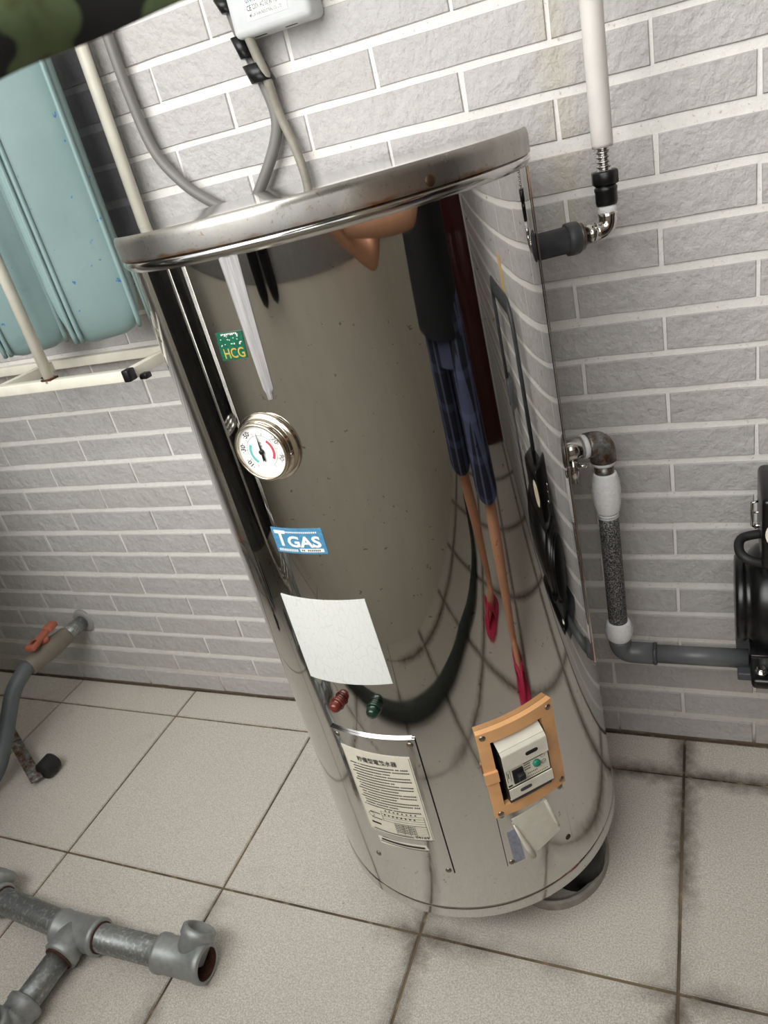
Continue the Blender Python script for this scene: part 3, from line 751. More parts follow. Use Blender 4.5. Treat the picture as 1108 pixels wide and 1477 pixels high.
bkr = B().box(bl(0, -0.006, -0.012), (0.066, 0.090, 0.052), RB, bev=0.001).build('breaker', 'black', fro, label='black breaker behind the bracket')
B().box(bl(0.0005, -0.006, 0.0142), (0.066, 0.0335, 0.0012), RB).build('breaker_face', 'paper', bkr, label='printed breaker face')
B().box(bl(-0.0145, -0.006, 0.016), (0.0160, 0.0225, 0.003), RB).build('toggle_well', 'cavity', bkr)
B().box(bl(-0.012, -0.006, 0.019), (0.011, 0.010, 0.010), RB, bev=0.002).build('toggle', 'blackrubber', bkr)
B().lathe([(0.0056, 0.014), (0.0056, 0.0175), (0.0048, 0.0188), (0.0, 0.019)], bl(0.0145, -0.001, 0), TN(TB), 24).build('test_button', 'greenbtn', bkr, label='green test button')
pr = B()
def pbar(x0, x1, y0, y1): pr.add([bl(x0, y0, 0.0151), bl(x1, y0, 0.0151), bl(x1, y1, 0.0151), bl(x0, y1, 0.0151)], [(0, 1, 2, 3)])
for k in range(14): pbar(-0.004 + k * 0.0022, -0.0024 + k * 0.0022, 0.0068, 0.0092)
for k in range(12): pbar(-0.002 + k * 0.0028, -0.0008 + k * 0.0028, -0.0195, -0.0178)
for j in range(3):
    for k in range(6): pbar(-0.004 + k * 0.0016, -0.0029 + k * 0.0016, 0.0030 - j * 0.0042, 0.0052 - j * 0.0042)
for k in range(6): pbar(0.0 + k * 0.0026, 0.0014 + k * 0.0026, -0.0140, -0.0120)
pbar(-0.0292, -0.0280, -0.004, 0.003); pbar(-0.0300, -0.0272, 0.003, 0.0036); pbar(-0.0300, -0.0272, -0.0046, -0.004); pbar(-0.0315, -0.0255, -0.0205, -0.0175)
pbar(-0.0310, -0.0304, -0.012, 0.008); pbar(-0.0258, -0.0252, -0.012, 0.008)
for k in range(14):
    a0, a1 = 2 * math.pi * k / 14, 2 * math.pi * (k + 1) / 14
    pr.add([bl(0.0255 + r * math.cos(a), -0.005 + r * math.sin(a), 0.0151) for a, r in ((a0, .003), (a1, .003), (a1, .0037), (a0, .0037))], [(0, 1, 2, 3)])
pbar(0.0235, 0.0275, -0.0054, -0.0046); pbar(0.0225, 0.0285, 0.003, 0.0034); pbar(0.0225, 0.0229, 0.003, 0.0105); pbar(0.0281, 0.0285, 0.003, 0.0105)
pr.build('print', 'ink', bkr, kind='stuff')
# lower cover plate with peeling blank label
p2 = patch(0, 0, 0, 0, 0.0006, 0.0018, 24, 4, quad=((-59.4, 0.3120), (-34.2, 0.3085), (-33.6, 0.1830), (-59.6, 0.2010))).build('cover_plate', 'mirror', tank, label='steel cover plate below the breaker window')
patch(0, 0, 0, 0, 0.0002, 0.0006, 24, 2, quad=((-59.6, 0.3130), (-34.0, 0.3095), (-33.3, 0.1820), (-59.8, 0.2000))).build('plate_gasket', 'cavity', p2)
for a, s_, mt_ in ((-57.8, 0.3050, 'steel'), (-34.9, 0.3000, 'steel'), (-58.0, 0.2075, 'steel'), (-35.4, 0.1945, 'rustscrew')): screw(p2, TP(a, s_, RT + 0.0020), TN(a), 0.0048, mt_)
patch(0, 0, 0, 0, 0.0018, 0.0024, 14, 4, quad=((-54.9, 0.2915), (-41.6, 0.2985), (-38.2, 0.2230), (-50.2, 0.2060))).build('peeling_label', 'cover', p2, label='blank off-white label with curled edges')
ed = [(-54.6, 0.281), (-53.2, 0.2560), (-51.8, 0.2300), (-50.4, 0.2065)]
B().tube([TP(a, s_, RT + 0.0045) for a, s_ in ed], [0.0012, 0.0030, 0.0042, 0.0050], 12).build('label_curl', 'cover', p2)
ed = [(-41.9, 0.2960), (-40.6, 0.2700), (-39.4, 0.2450), (-38.6, 0.2330)]
B().tube([TP(a, s_, RT + 0.0035) for a, s_ in ed], [0.0022, 0.0028, 0.0026, 0.0018], 12).build('label_curl', 'cover', p2)
patch(0, 0, 0, 0, 0.0018, 0.0021, 4, 6, quad=((-57.5, 0.270), (-53.8, 0.272), (-53.2, 0.205), (-57.2, 0.203))).build('blue_residue', plain('blue_grey_residue', (150, 154, 170), 0.4, 0.4, 0.2, 120), p2, label='strip of bluish film residue')

# ------------------------------------------------------------------ hot water outlet on the right, upper
OA = 27.5; on = Vector((math.cos(R_(OA)), math.sin(R_(OA)), 0))
zc = 0.997; cxz = BASE + AX * zc
def rp(t, z=zc): return Vector((cxz.x, cxz.y, z)) + on * t
ELX = rp(0.338)
hw = thing('hot_water_pipe', 'white insulated hot water pipe with chrome elbow above the upper tank outlet', 'pipe', tuple(ELX))
B().lathe([(0.0165, 0.0), (0.0165, 0.045), (0.0168, 0.045), (0.0200, 0.046), (0.0205, 0.052), (0.0200, 0.060), (0.0185, 0.062), (0.0150, 0.062), (0.0150, 0.058)], rp(0.242), on, 32).build('coupling', 'pvcdark', hw, label='dark grey coupling with mineral stains')
B().lathe([(0.0165, 0.0), (0.0165, 0.006), (0.0130, 0.007)], rp(0.303), on, 24).build('rusty_collar', 'galv_rust', hw)
B().lathe([(0.0105, 0), (0.0105, 0.01), (0.0125, 0.010), (0.0125, 0.022), (0.0105, 0.022), (0.0105, 0.026)], rp(0.305), on, 6).build('hex_nipple', 'chrome', hw)
B().tube([rp(0.325)] + arc_bend(rp(0.330), ELX + on * 0.006, ELX + on * 0.006 + Vector((0, 0, 0.016)), 8) + [ELX + on * 0.006 + Vector((0, 0, 0.022))], [0.0105] + [0.0112] * 9 + [0.0125], 20).build('elbow', 'chrome', hw)
E_ = ELX + on * 0.006
up = lambda h: E_ + Vector((0.0, 0, h))
B().tube([up(0.020), up(0.024), up(0.028), up(0.032)], [0.0108, 0.0120, 0.0114, 0.0105], 20).build('thread_tape', 'teflon', hw)
B().lathe([(0.0125, 0.0), (0.0135, 0.004), (0.0135, 0.016), (0.0140, 0.017), (0.0140, 0.0205), (0.0125, 0.0215), (0.0125, 0.0235)], up(0.030), (0, 0, 1), 32).build('union', 'black', hw)
B().lathe([(0.0150, 0.0), (0.0170, 0.0015), (0.0170, 0.015), (0.0155, 0.0165), (0.0110, 0.0165)], up(0.0535), (0, 0, 1), 6).build('hex_nut', 'black', hw, label='black plastic hex nut')
fl = []; rr = []
for k in range(49): fl.append(up(0.068 + k * 0.0009)); rr.append(0.0078 + 0.0016 * math.sin(k * 1.05))
B().tube(fl, rr, 24).build('corrugated_hose', 'chrome', hw, label='corrugated stainless hose')
top = Vector((E_.x - 0.012, -0.075, 1.75))
B().tube([up(0.096), up(0.1), up(0.3), top], [0.0122, 0.0128, 0.0128, 0.0128], 28).build('insulation_sleeve', 'sleeve', hw, label='white foam insulation sleeve')

# ------------------------------------------------------------------ cold water inlet, lower right
zl = 0.703; cl_ = BASE + AX * zl; on2 = Vector((math.cos(R_(30.5)), math.sin(R_(30.5)), 0))
def rq(t, z=zl): return Vector((cl_.x, cl_.y, z)) + on2 * t
K = rq(0.305)
cw = thing('cold_water_pipe', 'mottled cold water pipe wrapped with white tape, from lower tank outlet to the pump', 'pipe', (-0.092, -0.12, 0.30))
B().cyl(rq(0.2415), rq(0.284), 0.0160, 28).build('nipple', 'chrome', cw, label='rust-edged metal nipple')
B().lathe([(0.0172, 0), (0.0172, 0.010)], rq(0.2415), on2, 28).build('rusty_ring', 'galv_rust', cw)
B().lathe([(0.0172, 0.0), (0.0182, 0.003), (0.0176, 0.008)], rq(0.278), on2, 28).build('thread_tape', 'teflon', cw)
B().tube([rq(0.285)] + arc_bend(rq(0.290), K + on2 * 0.004, K + on2 * 0.004 + Vector((0, 0, -0.022)), 8) + [K + on2 * 0.004 + Vector((0, 0, -0.030))], [0.0192] + [0.0192, 0.0195, 0.0198, 0.02, 0.02, 0.02, 0.0198, 0.0195, 0.0192] + [0.0192], 24).build('elbow', 'galv_rust', cw, label='stained galvanised elbow')
K2 = K + on2 * 0.004
Pb = Vector((-0.088, -0.12, 0.345))
dn = (Pb - (K2 + Vector((0, 0, -0.03)))); Ld = dn.length; dn.normalize(); K3 = K2 + Vector((0, 0, -0.03))
at = lambda h: K3 + dn * h
B().lathe([(0.0165, 0.0), (0.0172, 0.003), (0.0160, 0.007)], at(0.0), dn, 24).build('thread_tape', 'teflon', cw)
B().cyl(at(0.006), at(0.030), 0.0145, 24).build('short_nipple', 'galv_rust', cw)
tp = []; tr_ = []
for k in range(30): tp.append(at(0.020 + k * 0.0026)); tr_.append(0.0150 + 0.0055 * math.sin(min(1, k / 26) * math.pi) ** 0.7 + (0.0016 if k % 2 else 0) + random.uniform(-.0004, .0004))
B().tube(tp, tr_, 24).build('tape_wrap', 'teflon', cw, label='bulky white thread-tape wrap')
B().tube([at(0.085), at(0.12), at(0.25), at(Ld - 0.002)], 0.0152, 28).build('riser', 'mottled', cw, label='mottled blackened riser pipe')
tp = []; tr_ = []
for k in range(16): tp.append(at(Ld - 0.034 + k * 0.0025)); tr_.append(0.0160 + 0.0060 * math.sin(k / 15 * math.pi) ** 0.7 + (0.0014 if k % 2 else 0))
B().tube(tp, tr_, 24).build('tape_wrap', 'teflon', cw)
Q = Pb + Vector((0, 0, -0.032))
B().tube([Pb + Vector((0, 0, -0.002))] + arc_bend(Pb + Vector((0, 0, -0.012)), Q + Vector((0.002, 0, 0)), Q + Vector((0.022, 0, 0)), 8) + [Q + Vector((0.056, 0, 0))], [0.0185] + [0.0180] * 9 + [0.0182], 24).build('pvc_elbow', 'pvc', cw, label='grey PVC elbow')
B().lathe([(0.0186, 0), (0.0192, 0.002), (0.0192, 0.005), (0.0180, 0.006)], Q + Vector((0.052, 0, 0)), (1, 0, 0), 24).build('socket_rim', 'pvcdark', cw)
B().cyl(Q + Vector((0.05, 0, 0)), Vector((0.1060, -0.12, Q.z)), 0.0155, 28).build('pvc_run', 'pvc', cw, label='grey PVC pipe running to the pump')
# small relief valve below the nipple
rv = thing('relief_valve', 'small chrome relief valve under the lower tank outlet', 'valve', tuple(rq(0.262, zl - 0.045)))
B().cyl(rq(0.262, zl - 0.014), rq(0.262, zl - 0.052), 0.0085, 20).build('valve_body', 'chrome', rv)
B().cyl(rq(0.262, zl - 0.026), rq(0.262, zl - 0.026) + Vector((0.020, -0.006, 0.002)), 0.0028, 12).build('valve_lever', 'chrome', rv)

# ------------------------------------------------------------------ pump at the right edge
pm = thing('water_pump', 'black booster pump on the grey pipe at the right, with round sticker', 'pump', (0.26, -0.13, 0.30))
B().lathe([(0.0, 0.0), (0.062, 0.0), (0.066, 0.003), (0.066, 0.012), (0.062, 0.016), (0.072, 0.022), (0.080, 0.030), (0.0825, 0.045), (0.0825, 0.060), (0.0820, 0.0605), (0.0825, 0.061), (0.0825, 0.25), (0.076, 0.26), (0.0, 0.262)], (0.087, -0.135, 0.445), (1, 0, 0), 56, caps=False).build('motor_housing', 'blackpaint', pm, label='round black motor housing')
B().box((0.205, -0.135, 0.562), (0.150, 0.105, 0.11), bev=0.012, seg=3).build('terminal_box', 'blackpaint', pm)
B().box((0.128, -0.145, 0.590), (0.020, 0.11, 0.11), bev=0.008, seg=3).build('cover_flange', 'blackpaint', pm)
B().tube(smooth_path([(0.135, -0.185, 0.535), (0.105, -0.188, 0.545), (0.092, -0.175, 0.552), (0.097, -0.15, 0.558), (0.13, -0.14, 0.56)], 6), 0.0065, 14).build('motor_cable', 'blackrubber', pm)
c_ = B().tube([(0.116, -0.12, 0.556), (0.110, -0.12, 0.560), (0.110, -0.12, 0.598), (0.118, -0.12, 0.600)], 0.0018, 10); c_.tube([(0.112, -0.12, 0.582), (0.124, -0.12, 0.582)], 0.0018, 10); c_.cyl((0.112, -0.13, 0.566), (0.122, -0.13, 0.566), 0.0035, 14)
c_.build('cover_clip', 'chrome', pm, label='bright wire clip')
B().box((0.20, -0.12, 0.350), (0.16, 0.085, 0.07), bev=0.008).build('pump_casing', plain('grey_cast_iron', (72, 76, 74), 0.5, 0.2, 0.15, 60, 0.1), pm)
ft = B().box((0.215, -0.150, 0.318), (0.215, 0.075, 0.020), bev=0.008, seg=3); ft.build('mounting_foot', 'blackpaint', pm)
B().lathe([(0.0095, 0), (0.0100, 0.002), (0.0075, 0.0025), (0.0075, 0.008), (0.0060, 0.009)], (0.122, -0.168, 0.328), (0, 0, 1), 6).build('foot_bolt', 'chrome', pm)
B().box((0.118, -0.200, 0.405), (0.028, 0.05, 0.006), bev=0.002).build('cooling_rib', 'blackpaint', pm)
stp = Vector((0.128, -0.2015, 0.600))
B().lathe([(0.0, 0.0), (0.024, 0.0), (0.024, 0.0006)], stp + Vector((0.018, 0, -0.006)), (0, -1, 0), 32).build('round_sticker', 'paper', pm, label='round cream sticker with yellow print')
b = B()
for k in range(4): b.box((0.146, -0.2024, 0.604 - k * 0.007), (0.030 - 0.004 * k, 0.0004, 0.003))
b.build('sticker_print', 'yellow', pm)
# wall bracket carrying the pump
B().box((0.30, -0.075, 0.300), (0.42, 0.15, 0.014), bev=0.002).build('wall_shelf', 'pvcdark', pm)
# return piping above the pump (mirrored in the tank)
rp_ = thing('pump_outlet_pipe', 'dark grey PVC pipe looping up and over beyond the pump', 'pipe', (0.25, -0.10, 0.60))
pts = [(0.25, -0.10, 0.6175), (0.25, -0.10, 0.83)] + arc_bend((0.25, -0.10, 0.83), (0.25, -0.10, 0.875), (0.295, -0.10, 0.875), 8) + arc_bend((0.52, -0.10, 0.875), (0.565, -0.10, 0.875), (0.565, -0.10, 0.83), 8) + [(0.565, -0.10, 0.66)]
B().tube(pts, 0.019, 20).build('pipe_loop', 'pvcdark', rp_)
B().box((0.555, -0.085, 0.640), (0.06, 0.07, 0.07), bev=0.008).build('end_elbow', 'pvc', rp_)
B().cyl((0.565, -0.10, 0.62), (0.565, -0.10, 0.315), 0.012, 18).build('drop_pipe', 'pvcdark', rp_)

# ------------------------------------------------------------------ junction box and cables on the wall above
jb = thing('timer_switch_box', 'light grey time switch box with printed label mounted on the wall above the heater', 'switch box', (-0.482, 0.0, 1.325))
B().box((-0.482, -0.0255, 1.3905), (0.125, 0.049, 0.131), bev=0.009, seg=4).build('box_shell', 'boxgrey', jb)
B().box((-0.4835, -0.0503, 1.3625), (0.064, 0.0008, 0.042)).build('box_label', 'white', jb, label='white label reading ONTECH time switch 220V AC 20A')
def wtext(s, x, z, size, y, mat, parent, width=None):
    vs, fs, wd = text2d(s, size); k = width / wd if width else 1
    B().add([(x + a * k, y, z + b_) for a, b_ in vs], fs).build('lettering', mat, parent)
wtext('ONTECH', -0.5130, 1.3625, 0.0095, -0.0509, 'blueink', jb, 0.025)
wtext('TIME SWITCH', -0.486, 1.3635, 0.0075, -0.0509, 'greyink', jb, 0.030)
wtext('CE', -0.5130, 1.3530, 0.0090, -0.0509, 'ink', jb, 0.007)
wtext('220V AC 50 60 Hz 20A', -0.504, 1.3535, 0.0085, -0.0509, 'greyink', jb, 0.049)
wtext('MR LIN SHIN INDUSTRIAL CO., LTD.', -0.511, 1.3455, 0.0055, -0.0509, 'greyink', jb, 0.052)
for x in (-0.512, -0.462): B().extrude(slotpoly(0.020, 0.0055), (x, -0.030, 1.3255), (1, 0, 0), (0, -1, 0), 0.0008).build('knockout', 'cavity', jb)
B().lathe([(0.0, 0), (0.0075, 0), (0.0075, 0.0006)], (-0.4196, -0.026, 1.352), (1, 0, 0), 20).build('knockout', 'cavity', jb)
c1 = B().tube(smooth_path([(-0.776, -0.02, 1.62), (-0.775, -0.02, 1.40), (-0.772, -0.02, 1.31), (-0.760, -0.02, 1.225), (-0.728, -0.02, 1.172), (-0.69, -0.022, 1.138), (-0.65, -0.025, 1.115), (-0.61, -0.025, 1.112), (-0.575, -0.022, 1.145), (-0.540, -0.020, 1.19), (-0.527, -0.019, 1.225), (-0.533, -0.019, 1.27), (-0.549, -0.02, 1.33), (-0.556, -0.02, 1.40), (-0.556, -0.02, 1.55)], 8), 0.0088, 16).build('power_cable', 'greycable'); tag(c1, 'thick dark grey power cable hanging in a loop behind the heater lid', 'cable')
c2 = B().tube(smooth_path([(-0.529, -0.040, 1.338), (-0.526, -0.034, 1.308), (-0.520, -0.031, 1.275), (-0.520, -0.022, 1.23), (-0.509, -0.020, 1.18), (-0.503, -0.020, 1.13), (-0.503, -0.022, 1.04)], 8), 0.0070, 16).build('heater_cable', 'greycable2'); tag(c2, 'thinner pale grey cable from the switch box down behind the heater lid', 'cable')
for (x, z, wx, h) in ((-0.533, 1.283, 0.036, 0.024), (-0.546, 1.318, 0.022, 0.028), (-0.556, 1.372, 0.024, 0.018)):
    t_ = B().tube([(x - 0.005, -0.021, z + h / 2), (x + 0.0, -0.021, z), (x + 0.005, -0.021, z - h / 2)], [wx / 2 * 0.62] * 3, 16)
    t_ = B(); ring_ = []
    for k in range(20):
        a = 2 * math.pi * k / 20; ring_.append((wx / 2 * math.copysign(abs(math.cos(a)) ** 0.8, math.cos(a)), 0.0165 * math.sin(a)))
    V = [(x + dx - sgn * 0.004, -0.0255 + dy, z + sgn * h / 2) for sgn in (-1, 1) for dx, dy in ring_]
    F = [(k, (k + 1) % 20, 20 + (k + 1) % 20, 20 + k) for k in range(20)] + [tuple(range(20)), tuple(range(20, 40))]
    o = t_.add(V, F, True).build('tape_band', 'black', origin=(x, -0.022, z))
    tag(o, {1.283: 'black electrical tape binding both cables below the switch box', 1.318: 'black electrical tape on the thick cable beside the switch box corner', 1.372: 'black tape on the thick cable at the top edge left of the switch box'}[z], 'tape')

# ------------------------------------------------------------------ white rack with teal containers, upper left
ZR = 0.906
rk = thing('wall_rack', 'cream-white square-tube rack frame holding the teal containers at upper left', 'rack', (-1.05, -0.10, ZR))
B().box((-1.13, -0.030, ZR), (0.60, 0.018, 0.018), bev=0.0015).build('rear_rail', 'rackwhite', rk)
B().box((-1.135, -0.178, ZR), (0.580, 0.019, 0.019), bev=0.0015).build('front_rail', 'rackwhite', rk)
for x, y0, y1 in ((-0.845, -0.168, -0.02), (-1.16, -0.168, -0.02)): B().box((x, (y0 + y1) / 2, ZR - 0.001), (0.016, y1 - y0, 0.019), bev=0.0015).build('side_rail', 'rackwhite', rk)
B().box((-0.840, -0.178, ZR), (0.014, 0.020, 0.0205), bev=0.002).build('end_cap', 'black', rk)
for x, y in ((-0.832, -0.150), (-1.16, -0.060)): B().box((x, y, ZR - 0.012), (0.016, 0.016, 0.010), bev=0.002).build('end_cap', 'black', rk)
B().cyl((-1.02, -0.178, ZR + 0.005), (-1.02, -0.178, 1.75), 0.0100, 20).build('upright', 'rackwhite', rk)
B().cyl((-0.814, -0.040, ZR + 0.005), (-0.814, -0.040, 1.75), 0.0105, 20).build('upright', 'rackwhite', rk)
B().box((-1.02, -0.178, ZR + 0.011), (0.024, 0.021, 0.004), bev=0.001).build('weld_rust', 'rust', rk)
B().box((-1.05, -0.109, 1.52), (0.52, 0.016, 0.016), bev=0.0015).build('upper_rail', 'rackwhite', rk)
pn = B().box((-1.05, -0.022, 1.31), (0.44, 0.003, 0.50)).build('darkening_sheet', 'tinted', origin=(-1.05, -0.022, 1.31)); tag(pn, 'tinted sheet added to darken bricks behind the upper-left rack post', 'plastic sheet')  # tinted sheet added to make the bricks behind it darker
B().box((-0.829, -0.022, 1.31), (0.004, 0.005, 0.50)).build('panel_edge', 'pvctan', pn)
def container(c, zb_, zt, rot, hx, hy, label):
    root = thing('teal_container', label, 'container', (c[0], c[1], zb_), 'teal containers on the rack')
    rm = Matrix.Rotation(R_(rot), 3, 'Z'); n = 56
    def sec(k, sx, sy):
        a = 2 * math.pi * k / n; e = 0.36
        cs, sn = math.cos(a), math.sin(a)
        return Vector((sx * math.copysign(abs(cs) ** e, cs), sy * math.copysign(abs(sn) ** e, sn), 0))
    prof = [(0.0, 0.0), (0.45, 0.001), (0.66, 0.007), (0.80, 0.018), (0.90, 0.034), (0.965, 0.058), (1.0, 0.10), (1.0, 0.2), (1.0, zt - zb_ - 0.05), (0.96, zt - zb_ - 0.015), (0.8, zt - zb_), (0.0, zt - zb_)]
    V = []; F = []
    for s_, h in prof:
        for k in range(n): V.append(rm @ sec(k, max(0.0005, hx * s_), max(0.0005, hy * s_)) + Vector((c[0], c[1], zb_ + h)))
    for i in range(len(prof) - 1):
        for k in range(n): F.append((i * n + k, i * n + (k + 1) % n, (i + 1) * n + (k + 1) % n, (i + 1) * n + k))
    B().add(V, F, True).build('shell', 'teal', root)
    # raised ribs running down the face and round the bottom
    for sx in (-0.80, -0.66, 0.80):
        pth = []
        for k in range(14):
            u = k / 13
            pth.append((-1.0, zt - zb_ - 0.03 - u * (zt - zb_ - 0.11)))
        P = [rm @ Vector((hx * sx, -hy * 0.985, 0)) + Vector((c[0], c[1], zb_ + h)) for _, h in pth]
        for s_, h in ((0.985, 0.060), (0.955, 0.040), (0.89, 0.0215), (0.77, 0.0085)): P.append(rm @ Vector((hx * sx * (0.9 + 0.1 * s_), -hy * s_ * 0.985, 0)) + Vector((c[0], c[1], zb_ + h)))
        B().tube(P, 0.0042, 10).build('rib', 'teal', root)
    B().tube(smooth_path([Vector((c[0], c[1], zt - 0.005)), Vector((c[0], c[1] - 0.012, zt + 0.03)), Vector((c[0], -0.115, 1.53))], 5), 0.004, 10).build('hanger', 'steel', root)
    return root
container((-0.903, -0.118, 0), 0.962, 1.47, 40, 0.069, 0.046, 'teal plastic container with raised ribs and blue paint chips, nearer the heater')
container((-1.090, -0.108, 0), 0.955, 1.46, 40, 0.070, 0.046, 'teal plastic container in the shade at the left edge, behind the rack post')

# ------------------------------------------------------------------ tap valve, lower left
vv = thing('ball_valve', 'taupe ball valve with orange lever on the brick wall at lower left', 'valve', (-1.475, -0.01, 0.218))
vp = lambda y, z=0.218: Vector((-1.475 - 0.10 * (-y), y, z - 0.02 * (-y)))
B().lathe([(0.034, 0), (0.033, 0.004), (0.026, 0.007)], vp(-0.001), (0, -1, 0), 28).build('grout_collar', 'ledge', vv)
B().cyl(vp(0.0), vp(-0.075), 0.0190, 24).build('wall_stub', 'galv', vv)
B().lathe([(0.0225, 0), (0.0235, 0.003), (0.0235, 0.022), (0.0255, 0.035), (0.0265, 0.055), (0.0255, 0.075), (0.0235, 0.088), (0.0235, 0.125), (0.0215, 0.127)], vp(-0.062), (-0.1, -1, -0.02), 32).build('valve_body', 'pvctan', vv)
vc = vp(-0.122) + Vector((0, 0, 0.026))
B().cyl(vc, vc + Vector((0, 0, 0.014)), 0.012, 20).build('valve_stem', 'orange', vv)
hd = B(); rz = Matrix.Rotation(R_(12), 3, 'Z')
hd.box(vc + Vector((0, 0, 0.018)), (0.020, 0.088, 0.012), rz, bev=0.004, seg=3)
hd.box(vc + rz @ Vector((0.004, 0.034, 0.021)), (0.026, 0.034, 0.016), rz, bev=0.005, seg=3)
hd.box(vc + rz @ Vector((-0.004, -0.034, 0.016)), (0.026, 0.034, 0.016), rz, bev=0.005, seg=3)
hd.build('lever', 'orange', vv, label='orange lever')
hp = smooth_path([vp(-0.175), vp(-0.20), Vector((-1.50, -0.245, 0.190)), Vector((-1.50, -0.285, 0.150)), Vector((-1.50, -0.33, 0.100)), Vector((-1.50, -0.375, 0.060)), Vector((-1.53, -0.412, 0.030)), Vector((-1.62, -0.43, 0.024)), Vector((-1.78, -0.44, 0.024))], 8)
h_ = B().tube(hp, 0.0185, 20).build('outlet_hose', 'hose', origin=(-1.5, -0.3, 0.1)); tag(h_, 'blue-grey hose bending down from the orange-lever valve', 'hose')
# ------------------------------------------------------------------ galvanised pipe frame on the floor, bottom left
ZP = 0.034; RP = 0.0238
def fp(x, y): return Vector((x, y, ZP))
A0 = fp(-1.42, -0.612); Cn = fp(-1.005, -0.648); D_ = fp(-0.792, -0.643); EN = fp(-0.722, -0.641)
A1 = fp(-1.215, -0.632)
ga = thing('pipe_assembly', 'galvanised pipe assembly with tee fittings lying on the floor at bottom left', 'pipe', (-1.0, -0.65, 0.0))
B().tube([A0, A1, Cn, fp(-0.80, -0.6435)], RP, 28).build('main_pipe', 'galv', ga)
def collar(o, d, L, r):
    d = Vector(d).normalized(); return [(r * 0.86, 0), (r, 0.002), (r, 0.009), (r * 0.94, 0.012), (r * 0.94, L - 0.012), (r, L - 0.009), (r, L - 0.002), (r * 0.86, L)]
# tee 1 (middle)
dx = (D_ - Cn).normalized()
t1 = B().lathe(collar(None, dx, 0.098, 0.0318), Cn - dx * 0.044, dx, 32)
br_d = (fp(-1.03, -0.80) - fp(-1.012, -0.66)).normalized()
br_d = Vector((-0.02, -1, 0)).normalized()
t1.lathe([(0.030, 0), (0.0300, 0.030), (0.0318, 0.034), (0.0318, 0.046), (0.028, 0.049)], Cn, br_d, 32)
t1.build('tee_fitting', 'galvfit', ga)
B().cyl(Cn - dx * 0.046, Cn - dx * 0.043, 0.0262, 24).build('rust_ring', 'rust', ga)
B().cyl(Cn + dx * 0.0535, Cn + dx * 0.0565, 0.0262, 24).build('rust_ring', 'rust', ga)
BE = Cn + br_d * 0.150
B().tube([Cn + br_d * 0.04, BE], RP * 0.94, 28).build('branch_pipe', 'galv', ga)
B().cyl(Cn + br_d * 0.048, Cn + br_d * 0.052, 0.026, 24).build('rust_ring', 'rust', ga)
b = B().lathe([(0.026, 0), (0.0315, 0.003), (0.0315, 0.012), (0.029, 0.015), (0.029, 0.034)], BE - br_d * 0.028, br_d, 32)
b.tube(arc_bend(BE, BE + br_d * 0.035, BE + br_d * 0.035 + Vector((0, 0, 0.035)), 8), 0.029, 28)
b.lathe([(0.029, 0), (0.0315, 0.003), (0.0315, 0.014), (0.026, 0.016)], BE + br_d * 0.035 + Vector((0, 0, 0.030)), (0, 0, 1), 32)
b.build('elbow_fitting', 'galvfit', ga)
B().tube([BE + br_d * 0.035 + Vector((0, 0, 0.04)), BE + br_d * 0.035 + Vector((0, 0, 0.42))], RP, 28).build('side_pipe', 'galv', ga)
# tee 2 (end) with open mouth and upward branch
O2 = EN - dx * 0.098
pr_ = [(0.027, 0), (0.0320, 0.002), (0.0320, 0.011), (0.0300, 0.013), (0.0300, 0.083), (0.0322, 0.086), (0.0322, 0.095), (0.0300, 0.098), (0.0255, 0.098), (0.0255, 0.060), (0.0, 0.058)]
t2 = B().lathe(pr_, O2, dx, 36)
bd = Vector((0.22, 0.75, 0.62)).normalized()
t2.lathe([(0.0270, 0.0), (0.0270, 0.034), (0.0298, 0.037), (0.0298, 0.050), (0.0270, 0.052), (0.0225, 0.052), (0.0225, 0.03), (0.0, 0.03)], O2 + dx * 0.060, bd, 36)
t2.build('tee_fitting', 'galvfit', ga)
B().lathe([(0.0253, 0.062), (0.0253, 0.0975)], O2, dx, 32, caps=False).build('rust_lining', 'rust', ga)
t3 = B().lathe(collar(None, dx, 0.085, 0.0318), A1 - dx * 0.085, dx, 32)
t3.lathe([(0.0285, 0), (0.0285, 0.034), (0.0312, 0.037), (0.0312, 0.048), (0.027, 0.051)], A1 - dx * 0.04, (0.1, 0.85, 0.5), 32)
t3.build('tee_fitting', 'galvfit', ga)
B().cyl(A1 - dx * 0.002, A1 + dx * 0.002, 0.0262, 24).build('rust_ring', 'rust', ga)

# ------------------------------------------------------------------ camouflage cloth hanging close to the lens, top left
cb = B(); V = []; F = []; nu, nv = 40, 14
cu_ = Vector((0.62, 0.78, 0)).normalized()
for i in range(nu + 1):
    u = i / nu
    for j in range(nv + 1):
        v = j / nv
        hem = 1.177 + 0.078 * (u * 1.0) - 0.004 * math.sin(u * 9)
        p_ = Vector((-0.30, -1.03, 0)) + cu_ * (u * 0.42)
        nrm = Vector((-cu_.y, cu_.x, 0))
        p_ += nrm * (0.010 * math.sin(u * 16 + v * 2) * (1 - 0.4 * v) + 0.005 * math.sin(u * 37))
        p_.z = hem + v * 0.40
        V.append(p_)
for i in range(nu):
    for j in range(nv): a = i * (nv + 1) + j; F.append((a, a + nv + 1, a + nv + 2, a + 1))
cb.add(V, F, True)
cloth = cb.build('camouflage_cloth', 'camo', origin=(-0.2, -0.9, 1.2)); tag(cloth, 'blurred green camouflage cloth hanging close to the lens at top left', 'cloth')
so = cloth.modifiers.new('thickness', 'SOLIDIFY'); so.thickness = 0.003

